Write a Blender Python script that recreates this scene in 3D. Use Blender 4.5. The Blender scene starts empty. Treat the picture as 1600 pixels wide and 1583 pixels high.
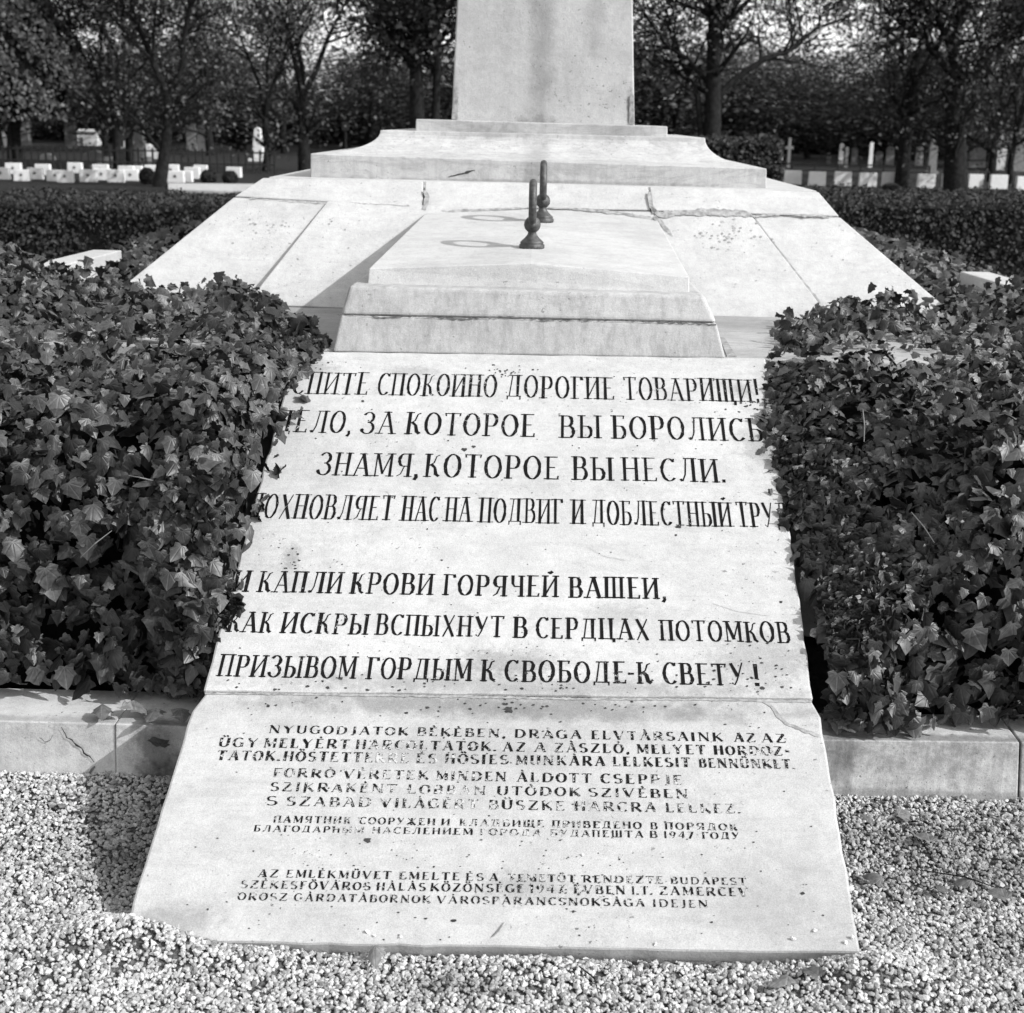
import bpy, bmesh, math, random
import numpy as np
from mathutils import Vector, Matrix, Euler
from mathutils.bvhtree import BVHTree
random.seed(7); rng = np.random.default_rng(7)
SC = bpy.context.scene
COL = SC.collection
# ------------------------------------------------------------------ camera
FPX, CX, CY, HC = 2200.0, 800.0, 791.5, 1.55
YAW, PITCH, ROLL = 1.2, 15.35, 1.1
RC = (Matrix.Rotation(math.radians(YAW), 4, 'Z') @ Matrix.Rotation(math.radians(90-PITCH), 4, 'X')
      @ Matrix.Rotation(math.radians(ROLL), 4, 'Z'))
cam_d = bpy.data.cameras.new('camera'); cam = bpy.data.objects.new('camera', cam_d); COL.objects.link(cam)
cam.matrix_world = Matrix.Translation((0, 0, HC)) @ RC
cam_d.sensor_fit = 'HORIZONTAL'; cam_d.sensor_width = 36; cam_d.lens = FPX/1600*36
cam_d.clip_start = 0.05; cam_d.clip_end = 3000
cam_d.dof.use_dof = True; cam_d.dof.focus_distance = 3.45; cam_d.dof.aperture_fstop = 6.8
SC.camera = cam
# ------------------------------------------------------------------ light
SUN = Vector((1.40, -0.62, 1.0)).normalized()
W = bpy.data.worlds.new('World'); SC.world = W; W.use_nodes = True
nt = W.node_tree; nt.nodes.clear()
sky = nt.nodes.new('ShaderNodeTexSky'); sky.sky_type = 'NISHITA'; sky.sun_disc = False
sky.sun_elevation = math.asin(SUN.z); sky.sun_rotation = math.atan2(SUN.x, SUN.y)
sky.air_density = 1.0; sky.dust_density = 2.0
bw = nt.nodes.new('ShaderNodeRGBToBW'); bg = nt.nodes.new('ShaderNodeBackground'); out = nt.nodes.new('ShaderNodeOutputWorld')
nt.links.new(sky.outputs[0], bw.inputs[0])
veil = nt.nodes.new('ShaderNodeMath'); veil.operation = 'ADD'; veil.inputs[1].default_value = 2.4      # thin even cloud over the whole sky
nt.links.new(bw.outputs[0], veil.inputs[0]); nt.links.new(veil.outputs[0], bg.inputs[0]); nt.links.new(bg.outputs[0], out.inputs[0])
bg.inputs[1].default_value = 0.15
sl = bpy.data.lights.new('sun', 'SUN'); sl.energy = 3.9; sl.angle = math.radians(0.5); sl.color = (1, 1, 1)
so = bpy.data.objects.new('sun', sl); COL.objects.link(so)
so.rotation_euler = SUN.to_track_quat('Z', 'Y').to_euler()
SC.view_settings.view_transform = 'Standard'; SC.view_settings.look = 'None'
SC.view_settings.exposure = 0.66; SC.view_settings.gamma = 1.0; SC.view_settings.use_curve_mapping = False

# ------------------------------------------------------------------ pixel -> ray helpers
def ray(px, py):
    return (RC.to_3x3() @ Vector(((px-CX)/FPX, -(py-CY)/FPX, -1.0)))
O = Vector((0, 0, HC))
def aty(px, py, y): d = ray(px, py); return O + d*(y/d.y)
def atz(px, py, z=0.0): d = ray(px, py); return O + d*((z-HC)/d.z)
def plane2(y0, z0, y1, z1):
    n = Vector((0, -(z1-z0), (y1-y0))).normalized(); return (Vector((0, y0, z0)), n)
def atp(px, py, pl, off=0.0):
    d = ray(px, py); p0, n = pl; p0 = p0 + n*off
    return O + d*((p0-O).dot(n)/d.dot(n))
S2 = plane2(2.41, 0.006, 3.03, 0.264)      # lower inscribed slab
S1 = plane2(3.03, 0.268, 4.22, 0.870)      # upper inscribed slab
BAT = plane2(5.25, 0.872, 5.70, 1.306)     # battered front of the plinth
AX = -0.045; TZ = 0.868

# ------------------------------------------------------------------ object helpers
def tag(o, label=None, cat=None, group=None, kind=None):
    if label: o['label'] = label
    if cat: o['category'] = cat
    if group: o['group'] = group
    if kind: o['kind'] = kind
    return o
def link(name, me, mat=None, parent=None):
    o = bpy.data.objects.new(name, me); COL.objects.link(o)
    if mat and me and len(me.materials) == 0: me.materials.append(mat)
    if parent: o.parent = parent; o.matrix_parent_inverse = Matrix.Translation(-parent.location) if parent.rotation_euler[:] == (0,0,0) else parent.matrix_basis.inverted()
    return o
def thing(name, label, cat, loc=(0,0,0), group=None):
    o = bpy.data.objects.new(name, None); COL.objects.link(o); o.location = loc; o.empty_display_size = .1
    return tag(o, label, cat, group)
def from_bm(name, bm, mat, parent=None, smooth=False, bevel=0, seg=2):
    me = bpy.data.meshes.new(name); bmesh.ops.recalc_face_normals(bm, faces=bm.faces)
    bm.to_mesh(me); bm.free()
    if smooth: me.polygons.foreach_set('use_smooth', [True]*len(me.polygons))
    o = link(name, me, mat, parent)
    if bevel:
        m = o.modifiers.new('bevel', 'BEVEL'); m.width = bevel; m.segments = seg; m.limit_method = 'ANGLE'; m.angle_limit = math.radians(25)
    return o
def bm_prism(front, back, bm=None):
    """two rings of points with equal count, joined by side faces"""
    bm = bm or bmesh.new()
    a = [bm.verts.new(p) for p in front]; b = [bm.verts.new(p) for p in back]; n = len(a)
    bm.faces.new(a); bm.faces.new(b[::-1])
    for i in range(n): bm.faces.new((a[i], b[i], b[(i+1) % n], a[(i+1) % n]))
    return bm
def bm_box(cx, cy, z0, sx, sy, h, bm=None, rot=0, taper=1.0):
    c, s = math.cos(rot), math.sin(rot)
    def P(x, y, z): return Vector((cx+c*x-s*y, cy+s*x+c*y, z))
    q = [(-sx/2, -sy/2), (sx/2, -sy/2), (sx/2, sy/2), (-sx/2, sy/2)]
    return bm_prism([P(x, y, z0) for x, y in q], [P(x*taper, y*taper, z0+h) for x, y in q], bm)
def bm_lathe(prof, cx, cy, cz, n=20, bm=None):
    bm = bm or bmesh.new(); rings = []
    for r, z in prof:
        rings.append([bm.verts.new((cx+r*math.cos(2*math.pi*i/n), cy+r*math.sin(2*math.pi*i/n), cz+z)) for i in range(n)])
    for a, b in zip(rings, rings[1:]):
        for i in range(n): bm.faces.new((a[i], a[(i+1) % n], b[(i+1) % n], b[i]))
    bm.faces.new(rings[0][::-1]); bm.faces.new(rings[-1]); return bm
def np_mesh(name, V, F, tone=None, uv=None, smooth=False):
    """V (n,3); F (m,k) constant k; tone per face; uv per vertex"""
    me = bpy.data.meshes.new(name); m, k = F.shape
    me.vertices.add(len(V)); me.vertices.foreach_set('co', V.astype(np.float32).ravel())
    me.loops.add(m*k); me.loops.foreach_set('vertex_index', F.astype(np.int32).ravel())
    me.polygons.add(m); me.polygons.foreach_set('loop_start', np.arange(0, m*k, k, dtype=np.int32))
    me.update(calc_edges=True)
    me.polygons.foreach_set('use_smooth', np.full(m, smooth, dtype=bool))
    if tone is not None:
        a = me.attributes.new('tone', 'FLOAT', 'FACE'); a.data.foreach_set('value', np.asarray(tone, np.float32))
    if uv is not None:
        u = me.uv_layers.new(name='UVMap'); u.data.foreach_set('uv', uv[F.ravel()].astype(np.float32).ravel())
    return me
def noise2(x, y, seed=0, f=1.0):
    """cheap smooth value made of sines"""
    r = np.random.default_rng(seed); v = 0
    for i in range(6):
        a = r.uniform(0, 6.28); k = f*r.uniform(.6, 2.2); p = r.uniform(0, 6.28)
        v = v + np.sin(k*(np.cos(a)*x+np.sin(a)*y)*6.28+p)
    return v/6*1.6

# ------------------------------------------------------------------ materials
class NT:
    def __init__(s, name):
        s.m = bpy.data.materials.new(name); s.m.use_nodes = True; s.t = s.m.node_tree
        s.b = s.t.nodes['Principled BSDF']; s.pos = None
    def n(s, typ, **kw):
        x = s.t.nodes.new(typ)
        for k, v in kw.items():
            if k.startswith('i_'): x.inputs[int(k[2:])].default_value = v
            else: setattr(x, k, v)
        return x
    def l(s, a, b): s.t.links.new(a, b)
    def P(s):
        if not s.pos: s.pos = s.n('ShaderNodeNewGeometry')
        return s.pos.outputs['Position']
    def scaled(s, sx, sy, sz, src=None):
        v = s.n('ShaderNodeVectorMath', operation='MULTIPLY'); s.l(src or s.P(), v.inputs[0]); v.inputs[1].default_value = (sx, sy, sz); return v.outputs[0]
    def noise(s, scale, detail=4, rough=.55, vec=None, dist=0):
        x = s.n('ShaderNodeTexNoise'); x.inputs['Scale'].default_value = scale; x.inputs['Detail'].default_value = detail
        x.inputs['Roughness'].default_value = rough; x.inputs['Distortion'].default_value = dist
        s.l(vec or s.P(), x.inputs['Vector']); return x.outputs[0]
    def ramp(s, src, a, b, lo=0.0, hi=1.0, smooth=True):
        x = s.n('ShaderNodeMapRange'); x.interpolation_type = 'SMOOTHSTEP' if smooth else 'LINEAR'
        s.l(src, x.inputs[0]); x.inputs[1].default_value = a; x.inputs[2].default_value = b; x.inputs[3].default_value = lo; x.inputs[4].default_value = hi
        return x.outputs[0]
    def math(s, op, a, b=None):
        x = s.n('ShaderNodeMath', operation=op)
        for i, v in enumerate((a, b)):
            if v is None: continue
            if isinstance(v, (int, float)): x.inputs[i].default_value = v
            else: s.l(v, x.inputs[i])
        return x.outputs[0]
    def gray(s, v):
        x = s.n('ShaderNodeCombineColor')
        for i in range(3): s.l(v, x.inputs[i])
        s.l(x.outputs[0], s.b.inputs['Base Color'])
    def bump(s, h, strength=.3, dist=.005):
        x = s.n('ShaderNodeBump'); x.inputs['Strength'].default_value = strength; x.inputs['Distance'].default_value = dist
        s.l(h, x.inputs['Height']); s.l(x.outputs[0], s.b.inputs['Normal'])
    def attr(s, name):
        x = s.n('ShaderNodeAttribute'); x.attribute_name = name; return x.outputs['Fac']

def mat_stone(name, base=.6, vein=.12, drip=0.0, pits=.35, blot=.1, stains=(), rough=.75, bmp=.35, grain=.16):
    """weathered pale limestone: clouding, long veins, vertical drips, small pits and local stains"""
    s = NT(name)
    big = s.noise(1.7, 4, .6); v = s.math('MULTIPLY', s.ramp(big, .35, .7, 1.0, 1.0-blot), base)
    mid = s.noise(9, 6, .7); v = s.math('MULTIPLY', v, s.ramp(mid, .38, .64, 1.02, .90))
    md2 = s.noise(46, 5, .7); v = s.math('MULTIPLY', v, s.ramp(md2, .40, .68, 1.01, .92))
    vn = s.noise(1.0, 6, .6, s.scaled(2.2, 9, 9), 1.6)                    # long veins across
    v = s.math('MULTIPLY', v, s.ramp(s.math('ABSOLUTE', s.math('SUBTRACT', vn, .5)), 0, .05, 1-vein, 1))
    vm = s.noise(1.0, 5, .6, s.scaled(3, 14, 14), 2.5)
    v = s.math('MULTIPLY', v, s.ramp(vm, .52, .66, 1, 1-vein*.8))
    if drip:
        dr = s.noise(1.0, 5, .7, s.scaled(38, 38, 2.2))
        v = s.math('MULTIPLY', v, s.ramp(dr, .42, .68, 1, 1-drip))
        dr2 = s.noise(1.0, 5, .7, s.scaled(140, 140, 6))
        v = s.math('MULTIPLY', v, s.ramp(dr2, .4, .7, 1, 1-drip*.5))
    if grain:
        g = s.noise(400, 3, .75); v = s.math('MULTIPLY', v, s.ramp(g, .36, .64, 1+grain, 1-grain, False))
    pt = s.noise(75, 3, .6, None); area = s.noise(3.1, 3, .6)
    pm = s.math('MULTIPLY', s.ramp(pt, .655, .70, 0, 1), s.ramp(area, .42, .62, .05, 1))
    v = s.math('MULTIPLY', v, s.math('SUBTRACT', 1.0, s.math('MULTIPLY', pm, pits*1.9 if pits < .5 else .9)))
    sp = s.noise(190, 2, .5); v = s.math('MULTIPLY', v, s.ramp(sp, .70, .76, 1, 1-pits))
    for (c, r, amt, fx) in stains:                                        # local dirt: centre, radii, amount, noise scale
        d = s.n('ShaderNodeVectorMath', operation='SUBTRACT'); s.l(s.P(), d.inputs[0]); d.inputs[1].default_value = c
        q = s.scaled(1/r[0], 1/r[1], 1/r[2], d.outputs[0])
        ln = s.n('ShaderNodeVectorMath', operation='LENGTH'); s.l(q, ln.inputs[0])
        nz = s.noise(fx, 6, .7); mk = s.math('ADD', ln.outputs['Value'], s.math('MULTIPLY', s.math('SUBTRACT', nz, .5), 1.9))
        v = s.math('MULTIPLY', v, s.ramp(mk, .25, 1.1, 1-amt, 1))
    s.gray(v); s.b.inputs['Roughness'].default_value = rough
    if 'Specular IOR Level' in s.b.inputs: s.b.inputs['Specular IOR Level'].default_value = .25
    h = s.math('ADD', s.noise(120, 4, .7), s.math('MULTIPLY', s.noise(14, 4, .6), 2.0)); h = s.math('SUBTRACT', h, s.math('MULTIPLY', pm, .8))
    s.bump(h, bmp, .003); return s.m
def mat_plain(name, v, rough=.8, var=.25, scale=20, metallic=0, bmp=.3, bd=.004):
    s = NT(name); n = s.noise(scale, 5, .65); s.gray(s.math('MULTIPLY', s.ramp(n, .3, .7, 1-var, 1+var), v))
    s.b.inputs['Roughness'].default_value = rough; s.b.inputs['Metallic'].default_value = metallic
    s.b.inputs['Specular IOR Level'].default_value = .5 if rough < .7 else .06
    s.bump(n, bmp, bd); return s.m
def mat_leaf(name, lo, hi, rough=.45, vein=0.0, spec=.4, objrand=False, transl=0.0):
    s = NT(name); t = s.attr('tone')
    if objrand:
        oi = s.n('ShaderNodeObjectInfo'); t = s.math('ADD', t, s.math('MULTIPLY', s.math('SUBTRACT', oi.outputs['Random'], .5), .9))
    v = s.ramp(t, 0, 1, lo, hi, False)
    if vein:
        uv = s.n('ShaderNodeUVMap'); sep = s.n('ShaderNodeSeparateXYZ'); s.l(uv.outputs[0], sep.inputs[0])
        ax = s.math('ABSOLUTE', sep.outputs[0]); y = sep.outputs[1]; m = ax
        for a in (38, 72, 105):
            c, q = math.cos(math.radians(a)), math.sin(math.radians(a))
            m = s.math('MINIMUM', m, s.math('ABSOLUTE', s.math('SUBTRACT', s.math('MULTIPLY', ax, c), s.math('MULTIPLY', y, q if a != 105 else q))))
        vv = s.ramp(m, .008, .035, 1+vein, 1)
        v = s.math('MULTIPLY', v, vv)
        mo = s.noise(90, 4, .6); v = s.math('MULTIPLY', v, s.ramp(mo, .3, .7, .72, 1.3))
        s.bump(s.math('ADD', s.ramp(m, .0, .06, 0, 1), mo), .35, .0015)
    s.gray(v); s.b.inputs['Roughness'].default_value = rough
    if 'Specular IOR Level' in s.b.inputs: s.b.inputs['Specular IOR Level'].default_value = spec
    if transl:
        tr = s.n('ShaderNodeBsdfTranslucent'); cc = s.n('ShaderNodeCombineColor')
        for i in range(3): s.l(v, cc.inputs[i])
        s.l(cc.outputs[0], tr.inputs[0]); mx = s.n('ShaderNodeMixShader'); mx.inputs[0].default_value = transl
        s.l(s.b.outputs[0], mx.inputs[1]); s.l(tr.outputs[0], mx.inputs[2])
        s.l(mx.outputs[0], s.t.nodes['Material Output'].inputs[0])
    return s.m
def mat_paint(name, wear, stone=.365):
    s = NT(name); n = s.noise(85, 4, .75); n2 = s.noise(260, 3, .6); n3 = s.noise(4.5, 3, .6)
    k = s.math('ADD', s.math('ADD', s.math('MULTIPLY', n, .5), s.math('MULTIPLY', n2, .3)), s.math('MULTIPLY', n3, .35))
    s.gray(s.ramp(k, .72-wear, .775-wear, .007, stone)); s.b.inputs['Roughness'].default_value = 1.0; s.b.inputs['Specular IOR Level'].default_value = .05; return s.m

def st(px, py, pl, r, amt, fx=30): p = atp(px, py, pl); return (tuple(p), r, amt, fx)
M_SLAB1 = mat_stone('slab_marble', .375, .06, 0, .3, .09, stains=[
    st(1225, 600, S1, (.07, .15, .2), .35), st(1190, 700, S1, (.08, .10, .2), .3), st(455, 870, S1, (.03, .06, .2), .3, 60),
    st(480, 575, S1, (.12, .05, .2), .3, 60), st(960, 960, S1, (.09, .05, .2), .22, 60), st(800, 1072, S1, (.8, .035, .2), .30, 45),
    st(790, 1035, S1, (.16, .05, .2), .35, 60), st(1190, 1030, S1, (.16, .10, .2), .25, 60), st(1160, 610, S1, (.05, .04, .2), .3, 90), st(640, 580, S1, (.10, .03, .2), .25, 90)])
M_SLAB2 = mat_stone('lower_slab_marble', .345, .055, 0, .35, .12, stains=[
    st(800, 1105, S2, (.75, .045, .2), .42, 22), st(700, 1180, S2, (.25, .05, .2), .16, 40), st(820, 1385, S2, (.12, .05, .2), .25, 60),
    st(1200, 1420, S2, (.30, .14, .2), .13, 8), st(270, 1440, S2, (.10, .06, .2), .3, 30)])
M_BAT = mat_stone('plinth_limestone', .375, .05, 0, .30, .08)
M_TOMB = mat_stone('tomb_limestone', .34, .05, .2, .32, .1)
M_LID = mat_stone('lid_limestone', .39, .05, .03, .25, .09)
_sx = lambda px, py, y: tuple(aty(px, py, y))
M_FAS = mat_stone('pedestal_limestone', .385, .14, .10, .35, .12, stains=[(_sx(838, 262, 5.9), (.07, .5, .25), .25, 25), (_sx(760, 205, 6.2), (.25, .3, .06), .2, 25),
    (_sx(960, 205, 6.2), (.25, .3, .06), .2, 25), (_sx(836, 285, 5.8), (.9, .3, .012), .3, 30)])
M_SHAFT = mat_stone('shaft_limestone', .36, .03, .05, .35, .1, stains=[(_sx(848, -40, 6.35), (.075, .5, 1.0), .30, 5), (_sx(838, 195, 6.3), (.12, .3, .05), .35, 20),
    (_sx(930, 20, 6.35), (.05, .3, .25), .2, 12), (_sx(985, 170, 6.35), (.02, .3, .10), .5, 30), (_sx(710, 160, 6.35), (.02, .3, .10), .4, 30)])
M_TERR = mat_stone('terrace_stone', .32, .12, 0, .6, .3)
M_CURBL = mat_stone('curb_limestone', .44, .03, .10, .75, .2, stains=[(_sx(245, 1180, 3.08), (.075, .3, .12), .6, 22), (_sx(270, 1215, 3.08), (.10, .3, .06), .7, 25),  # darker patches on the curb face next to the slab
    (_sx(150, 1100, 3.1), (.9, .03, .2), .3, 30)])
M_CURBR = mat_stone('right_curb_limestone', .45, .03, .22, .75, .12, stains=[(_sx(1315, 1190, 3.08), (.05, .3, .09), .45, 25), (_sx(1450, 1243, 3.08), (.7, .3, .02), .4, 40),
    (_sx(1450, 1150, 3.1), (.7, .03, .2), .5, 30)])
M_JOINT_SHADE = mat_plain('joint_mortar_and_shade', .11, .95, .4, 60)
M_MORT_SHADE = mat_plain('pale_mortar_and_shade', .22, .95, .35, 50)
M_CRACK = mat_plain('crack_dark', .035, 1.0, .3, 60)
M_IRON = mat_plain('dark_bronze', .05, .6, .5, 60, .45, .35, .001)
M_IVY = mat_leaf('ivy_leaf', .003, .058, .45, .45, .35)
M_IVYO = mat_leaf('ivy_leaf_large', .003, .058, .45, .45, .35, objrand=True)
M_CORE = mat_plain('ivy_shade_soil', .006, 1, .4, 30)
M_STEM = mat_plain('ivy_stem', .12, .8, .3, 60)
M_HEDGE = mat_leaf('hedge_leaf', .004, .045, .6, 0, .2)
M_TREE = mat_leaf('tree_leaf', .025, .19, .65, 0, .15, transl=.35)
M_TREED = mat_leaf('dark_tree_leaf', .012, .085, .7, 0, .1, transl=.3)
M_BARK = mat_plain('bark', .012, .95, .5, 14, 0, .6, .02)
M_GRASS = mat_plain('lawn', .018, 1, .35, 9, 0, .8, .03)
M_SOIL = mat_plain('dark_soil', .035, 1, .4, 40)
M_PATH = mat_plain('far_path', .34, 1, .15, 12)
M_WHITE = mat_plain('white_headstone', .5, .8, .08, 20)
M_EMB = mat_plain('headstone_emblem', .06, .8, .2, 40)
M_GREY = mat_plain('grey_gravestone', .14, .8, .2, 12)
M_FENCE = mat_plain('dark_railing', .02, .7, .2, 12)
s_ = NT('pebble'); t_ = s_.attr('tone'); pn = s_.noise(300, 3, .6)
s_.gray(s_.math('MULTIPLY', t_, s_.ramp(pn, .3, .7, .86, 1.1))); s_.b.inputs['Roughness'].default_value = .8; s_.bump(pn, .3, .001); M_PEB = s_.m
M_GBASE = mat_plain('gravel_bed', .08, 1, .6, 90, 0, 1, .01)
M_DEAD = mat_leaf('fallen_leaf_blade', .035, .18, .7, .25, .2)
M_PL, M_PS = mat_paint('letter_paint', .045), mat_paint('small_letter_paint', .115)

# ------------------------------------------------------------------ ground
def sheet(name, x0, x1, y0, y1, z, mat, nx=1, ny=1, fz=None):
    xs = np.linspace(x0, x1, nx+1); ys = np.linspace(y0, y1, ny+1); X, Y = np.meshgrid(xs, ys)
    Z = np.full_like(X, z) if fz is None else fz(X, Y)
    V = np.stack([X.ravel(), Y.ravel(), Z.ravel()], 1); i = np.arange(ny)[:, None]*(nx+1)+np.arange(nx)[None]
    F = np.stack([i, i+1, i+nx+2, i+nx+1], -1).reshape(-1, 4)
    return link(name, np_mesh(name, V, F, smooth=True), mat)
tag(sheet('ground', -1500, 1500, 5.0, 2500, -.012, M_GRASS), kind='structure')
tag(sheet('ground', -1500, 1500, -60, 5.0, -.06, M_GRASS), kind='structure')
def gz(x, y):
    z = -.022 + .030*np.clip((y-2.7)/.36, 0, 1) + .007*noise2(x, y, 3, .8) + .004*noise2(x, y, 4, 3)
    z = z + .058*np.exp(-(((x+.80)/.13)**2+((y-2.40)/.07)**2)) + .034*np.exp(-(((x-.66)/.11)**2+((y-2.37)/.06)**2))
    z = z + .020*np.exp(-((y-2.36)/.05)**2)*np.clip(noise2(x, y*0, 8, 1.6)+.35, 0, 1)
    return z
tag(sheet('gravel_path', -8, 8, -1.5, 3.2, 0, M_GBASE, 640, 200, lambda x, y: gz(x, y)-.004), kind='structure')
tag(sheet('path', -14, 14, 13.4, 15.0, -.004, M_PATH), kind='structure')
# gravel: loose crushed pebbles
ico = bmesh.new(); bmesh.ops.create_icosphere(ico, subdivisions=1, radius=1)
IV = np.array([v.co[:] for v in ico.verts]); IF = np.array([[v.index for v in f.verts] for f in ico.faces]); ico.free()
shapes = [IV*(1+rng.uniform(-.38, .28, (12, 1))) * np.array([1, rng.uniform(.6, .95), rng.uniform(.45, .8)]) for _ in range(24)]
def rotm(n, rg, tilt=math.pi):
    a = rg.uniform(0, 2*math.pi, n); b = rg.normal(0, .5, n)*tilt/3; c = rg.normal(0, .5, n)*tilt/3
    ca, sa, cb, sb, cc, s2 = np.cos(a), np.sin(a), np.cos(b), np.sin(b), np.cos(c), np.sin(c); z = np.zeros(n); o = np.ones(n)
    Rz = np.stack([ca, -sa, z, sa, ca, z, z, z, o], 1).reshape(n, 3, 3); Rx = np.stack([o, z, z, z, cb, -sb, z, sb, cb], 1).reshape(n, 3, 3)
    Ry = np.stack([cc, z, s2, z, o, z, -s2, z, cc], 1).reshape(n, 3, 3); return Rz@Rx@Ry
def pebbles(n, fx, fy, z_off=0.0, smin=.0030, smax=.0102):
    k = rng.integers(0, len(shapes), n); sc = smin+(smax-smin)*rng.beta(1.7, 3.0, n)
    base = np.stack(shapes)[k]*sc[:, None, None]; R = rotm(n, rng)
    V = np.einsum('nij,nkj->nki', R, base); z = gz(fx, fy)+z_off+rng.uniform(-.15, .4, n)*sc
    V += np.stack([fx, fy, z], 1)[:, None]
    F = IF[None]+(np.arange(n)*12)[:, None, None]
    t = rng.beta(2.4, 1.8, n)*.38+.08
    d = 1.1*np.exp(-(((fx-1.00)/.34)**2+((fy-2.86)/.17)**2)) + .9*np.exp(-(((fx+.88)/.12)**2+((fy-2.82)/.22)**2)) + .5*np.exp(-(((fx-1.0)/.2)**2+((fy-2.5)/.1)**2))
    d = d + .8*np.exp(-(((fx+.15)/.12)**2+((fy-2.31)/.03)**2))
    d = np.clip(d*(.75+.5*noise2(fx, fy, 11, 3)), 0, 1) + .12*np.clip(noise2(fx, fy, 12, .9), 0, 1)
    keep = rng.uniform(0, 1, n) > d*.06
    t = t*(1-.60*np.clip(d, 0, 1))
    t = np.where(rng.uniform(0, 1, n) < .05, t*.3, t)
    V, t = V[keep], t[keep]; F = F[:keep.sum()]
    return V.reshape(-1, 3), F.reshape(-1, 3), np.repeat(t, 20)
N = 76000
py_ = rng.uniform(1.95, 3.10, N); px_ = rng.uniform(-1, 1, N)*(.38*py_+.55)
ins = (np.abs(px_+.068) < .69) & (py_ > 2.41) & (.006+(py_-2.41)*.416 > gz(px_, py_)+.012)
px_, py_ = px_[~ins], py_[~ins]
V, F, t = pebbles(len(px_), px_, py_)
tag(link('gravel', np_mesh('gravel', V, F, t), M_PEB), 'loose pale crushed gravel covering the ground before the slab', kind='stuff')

# ------------------------------------------------------------------ memorial plinth and obelisk
mon = thing('obelisk_monument', 'tall white stone obelisk on a stepped curved pedestal and battered plinth', 'monument', (AX, 6.76, TZ))
def sym(hw0, y0, z0, hw1, y1, z1):
    a = [(AX-hw0, y0), (AX+hw0, y0), (AX+hw0, 13.52-y0), (AX-hw0, 13.52-y0)]; b = [(AX-hw1, y1), (AX+hw1, y1), (AX+hw1, 13.52-y1), (AX-hw1, 13.52-y1)]
    return [Vector((x, y, z0)) for x, y in a], [Vector((x, y, z1)) for x, y in b]
def fit_corners(pL, pR, y):                                # both front corners as seen, mirrored to the back
    A, B = aty(*pL, y), aty(*pR, y); ym = 13.52-y
    return [A, B, Vector((B.x, ym, B.z)), Vector((A.x, ym, A.z))]
# core frustum, slightly inside the facing
from_bm('plinth_core', bm_prism(*sym(1.49, 5.29, TZ-.1, 1.06, 5.74, 1.298)), M_BAT, mon, bevel=.004)
BV = []
def facing(name, pts, th=.07, proud=(0, 0, 0, 0), label=None, bev=.004, m=M_BAT):
    n = BAT[1]; f = [atp(x, y, BAT)+n*p for (x, y), p in zip(pts, proud)]
    b = [atp(x, y, BAT)-n*th for (x, y) in pts]
    bmf = bm_prism(f, b); bmesh.ops.recalc_face_normals(bmf, faces=bmf.faces); BV.append(BVHTree.FromBMesh(bmf)); o = from_bm(name, bmf, m, mon, bevel=bev)
    if label: o['label'] = label
    return o
facing('battered_panel', [(365, 307.6), (511, 315.8), (395, 474), (160, 472)], bev=.006)
facing('battered_panel', [(512, 316.2), (846, 327.2), (842, 502), (388, 488)], proud=(.008, .001, .03, .05))
facing('battered_panel', [(848, 327.2), (1172, 335), (1301, 512), (844, 502)], proud=(.001, .006, .03, .018))
facing('battered_panel', [(1174, 335.2), (1313, 339), (1508, 505), (1300, 505)], bev=.006)
facing('top_course_stone', [(411, 277.5), (661, 283), (661, 324), (367, 307)], proud=(.0, .0, .002, .002))
facing('top_course_stone', [(664, 283), (1012, 291), (1016, 328.5), (664, 324.5)], proud=(.0, .0, .002, .002))
facing('top_course_stone', [(1015, 291), (1279, 299.5), (1311, 338.5), (1020, 330)], proud=(.0, .0, .004, .004))
tp = fit_corners((420, 277.5), (1276, 299.0), 5.735); from_bm('plinth_top', bm_prism([p+Vector((0, 0, .002)) for p in tp], [p-Vector((0, 0, .06)) for p in tp]), M_BAT, mon, bevel=.003)
# fascia + scotia
lo = fit_corners((485, 271.5), (1198, 297), 5.82); hi = fit_corners((485, 240), (1198, 263.5), 5.82); tpp = fit_corners((594, 205), (1102, 217), 6.07)
bm = bmesh.new(); rings = [[p-Vector((0, 0, .03)) for p in lo], hi]
for i in range(1, 13):
    t = i/12; a = t*math.pi/2; fx_ = 1-math.cos(a); fz_ = math.sin(a)      # concave sweep: flat first, then steep
    u, w = math.sin(a), 1-math.cos(a)
    rings.append([hi[k].lerp(tpp[k], 0)+Vector(((tpp[k].x-hi[k].x)*u, (tpp[k].y-hi[k].y)*u, (tpp[k].z-hi[k].z)*(.02*u+.98*w))) for k in range(4)])
rings.append([Vector((p.x, p.y, p.z+.004)) for p in tpp])
vr = [[bm.verts.new(p) for p in r] for r in rings]
for a, b in zip(vr, vr[1:]):
    for k in range(4): bm.faces.new((a[k], a[(k+1) % 4], b[(k+1) % 4], b[k]))
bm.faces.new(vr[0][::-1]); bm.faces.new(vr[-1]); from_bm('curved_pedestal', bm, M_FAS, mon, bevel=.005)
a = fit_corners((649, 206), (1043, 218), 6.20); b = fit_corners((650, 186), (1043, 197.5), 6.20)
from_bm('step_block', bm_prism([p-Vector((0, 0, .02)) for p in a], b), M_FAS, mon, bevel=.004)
a = fit_corners((705, 188), (992, 197), 6.35); b = fit_corners((714, 0), (989, 0), 6.362)
c0 = Vector((AX, 6.76, 0)); top = []
for p, q in zip(a, b):
    d = (q-p)/(q.z-p.z); top.append(p+d*4.2)
ap = sum(top, Vector())/4+Vector((0, 0, .45)); bm = bmesh.new()
v0 = [bm.verts.new(p-Vector((0, 0, .02))) for p in a]; v1 = [bm.verts.new(p) for p in top]; va = bm.verts.new(ap)
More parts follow.
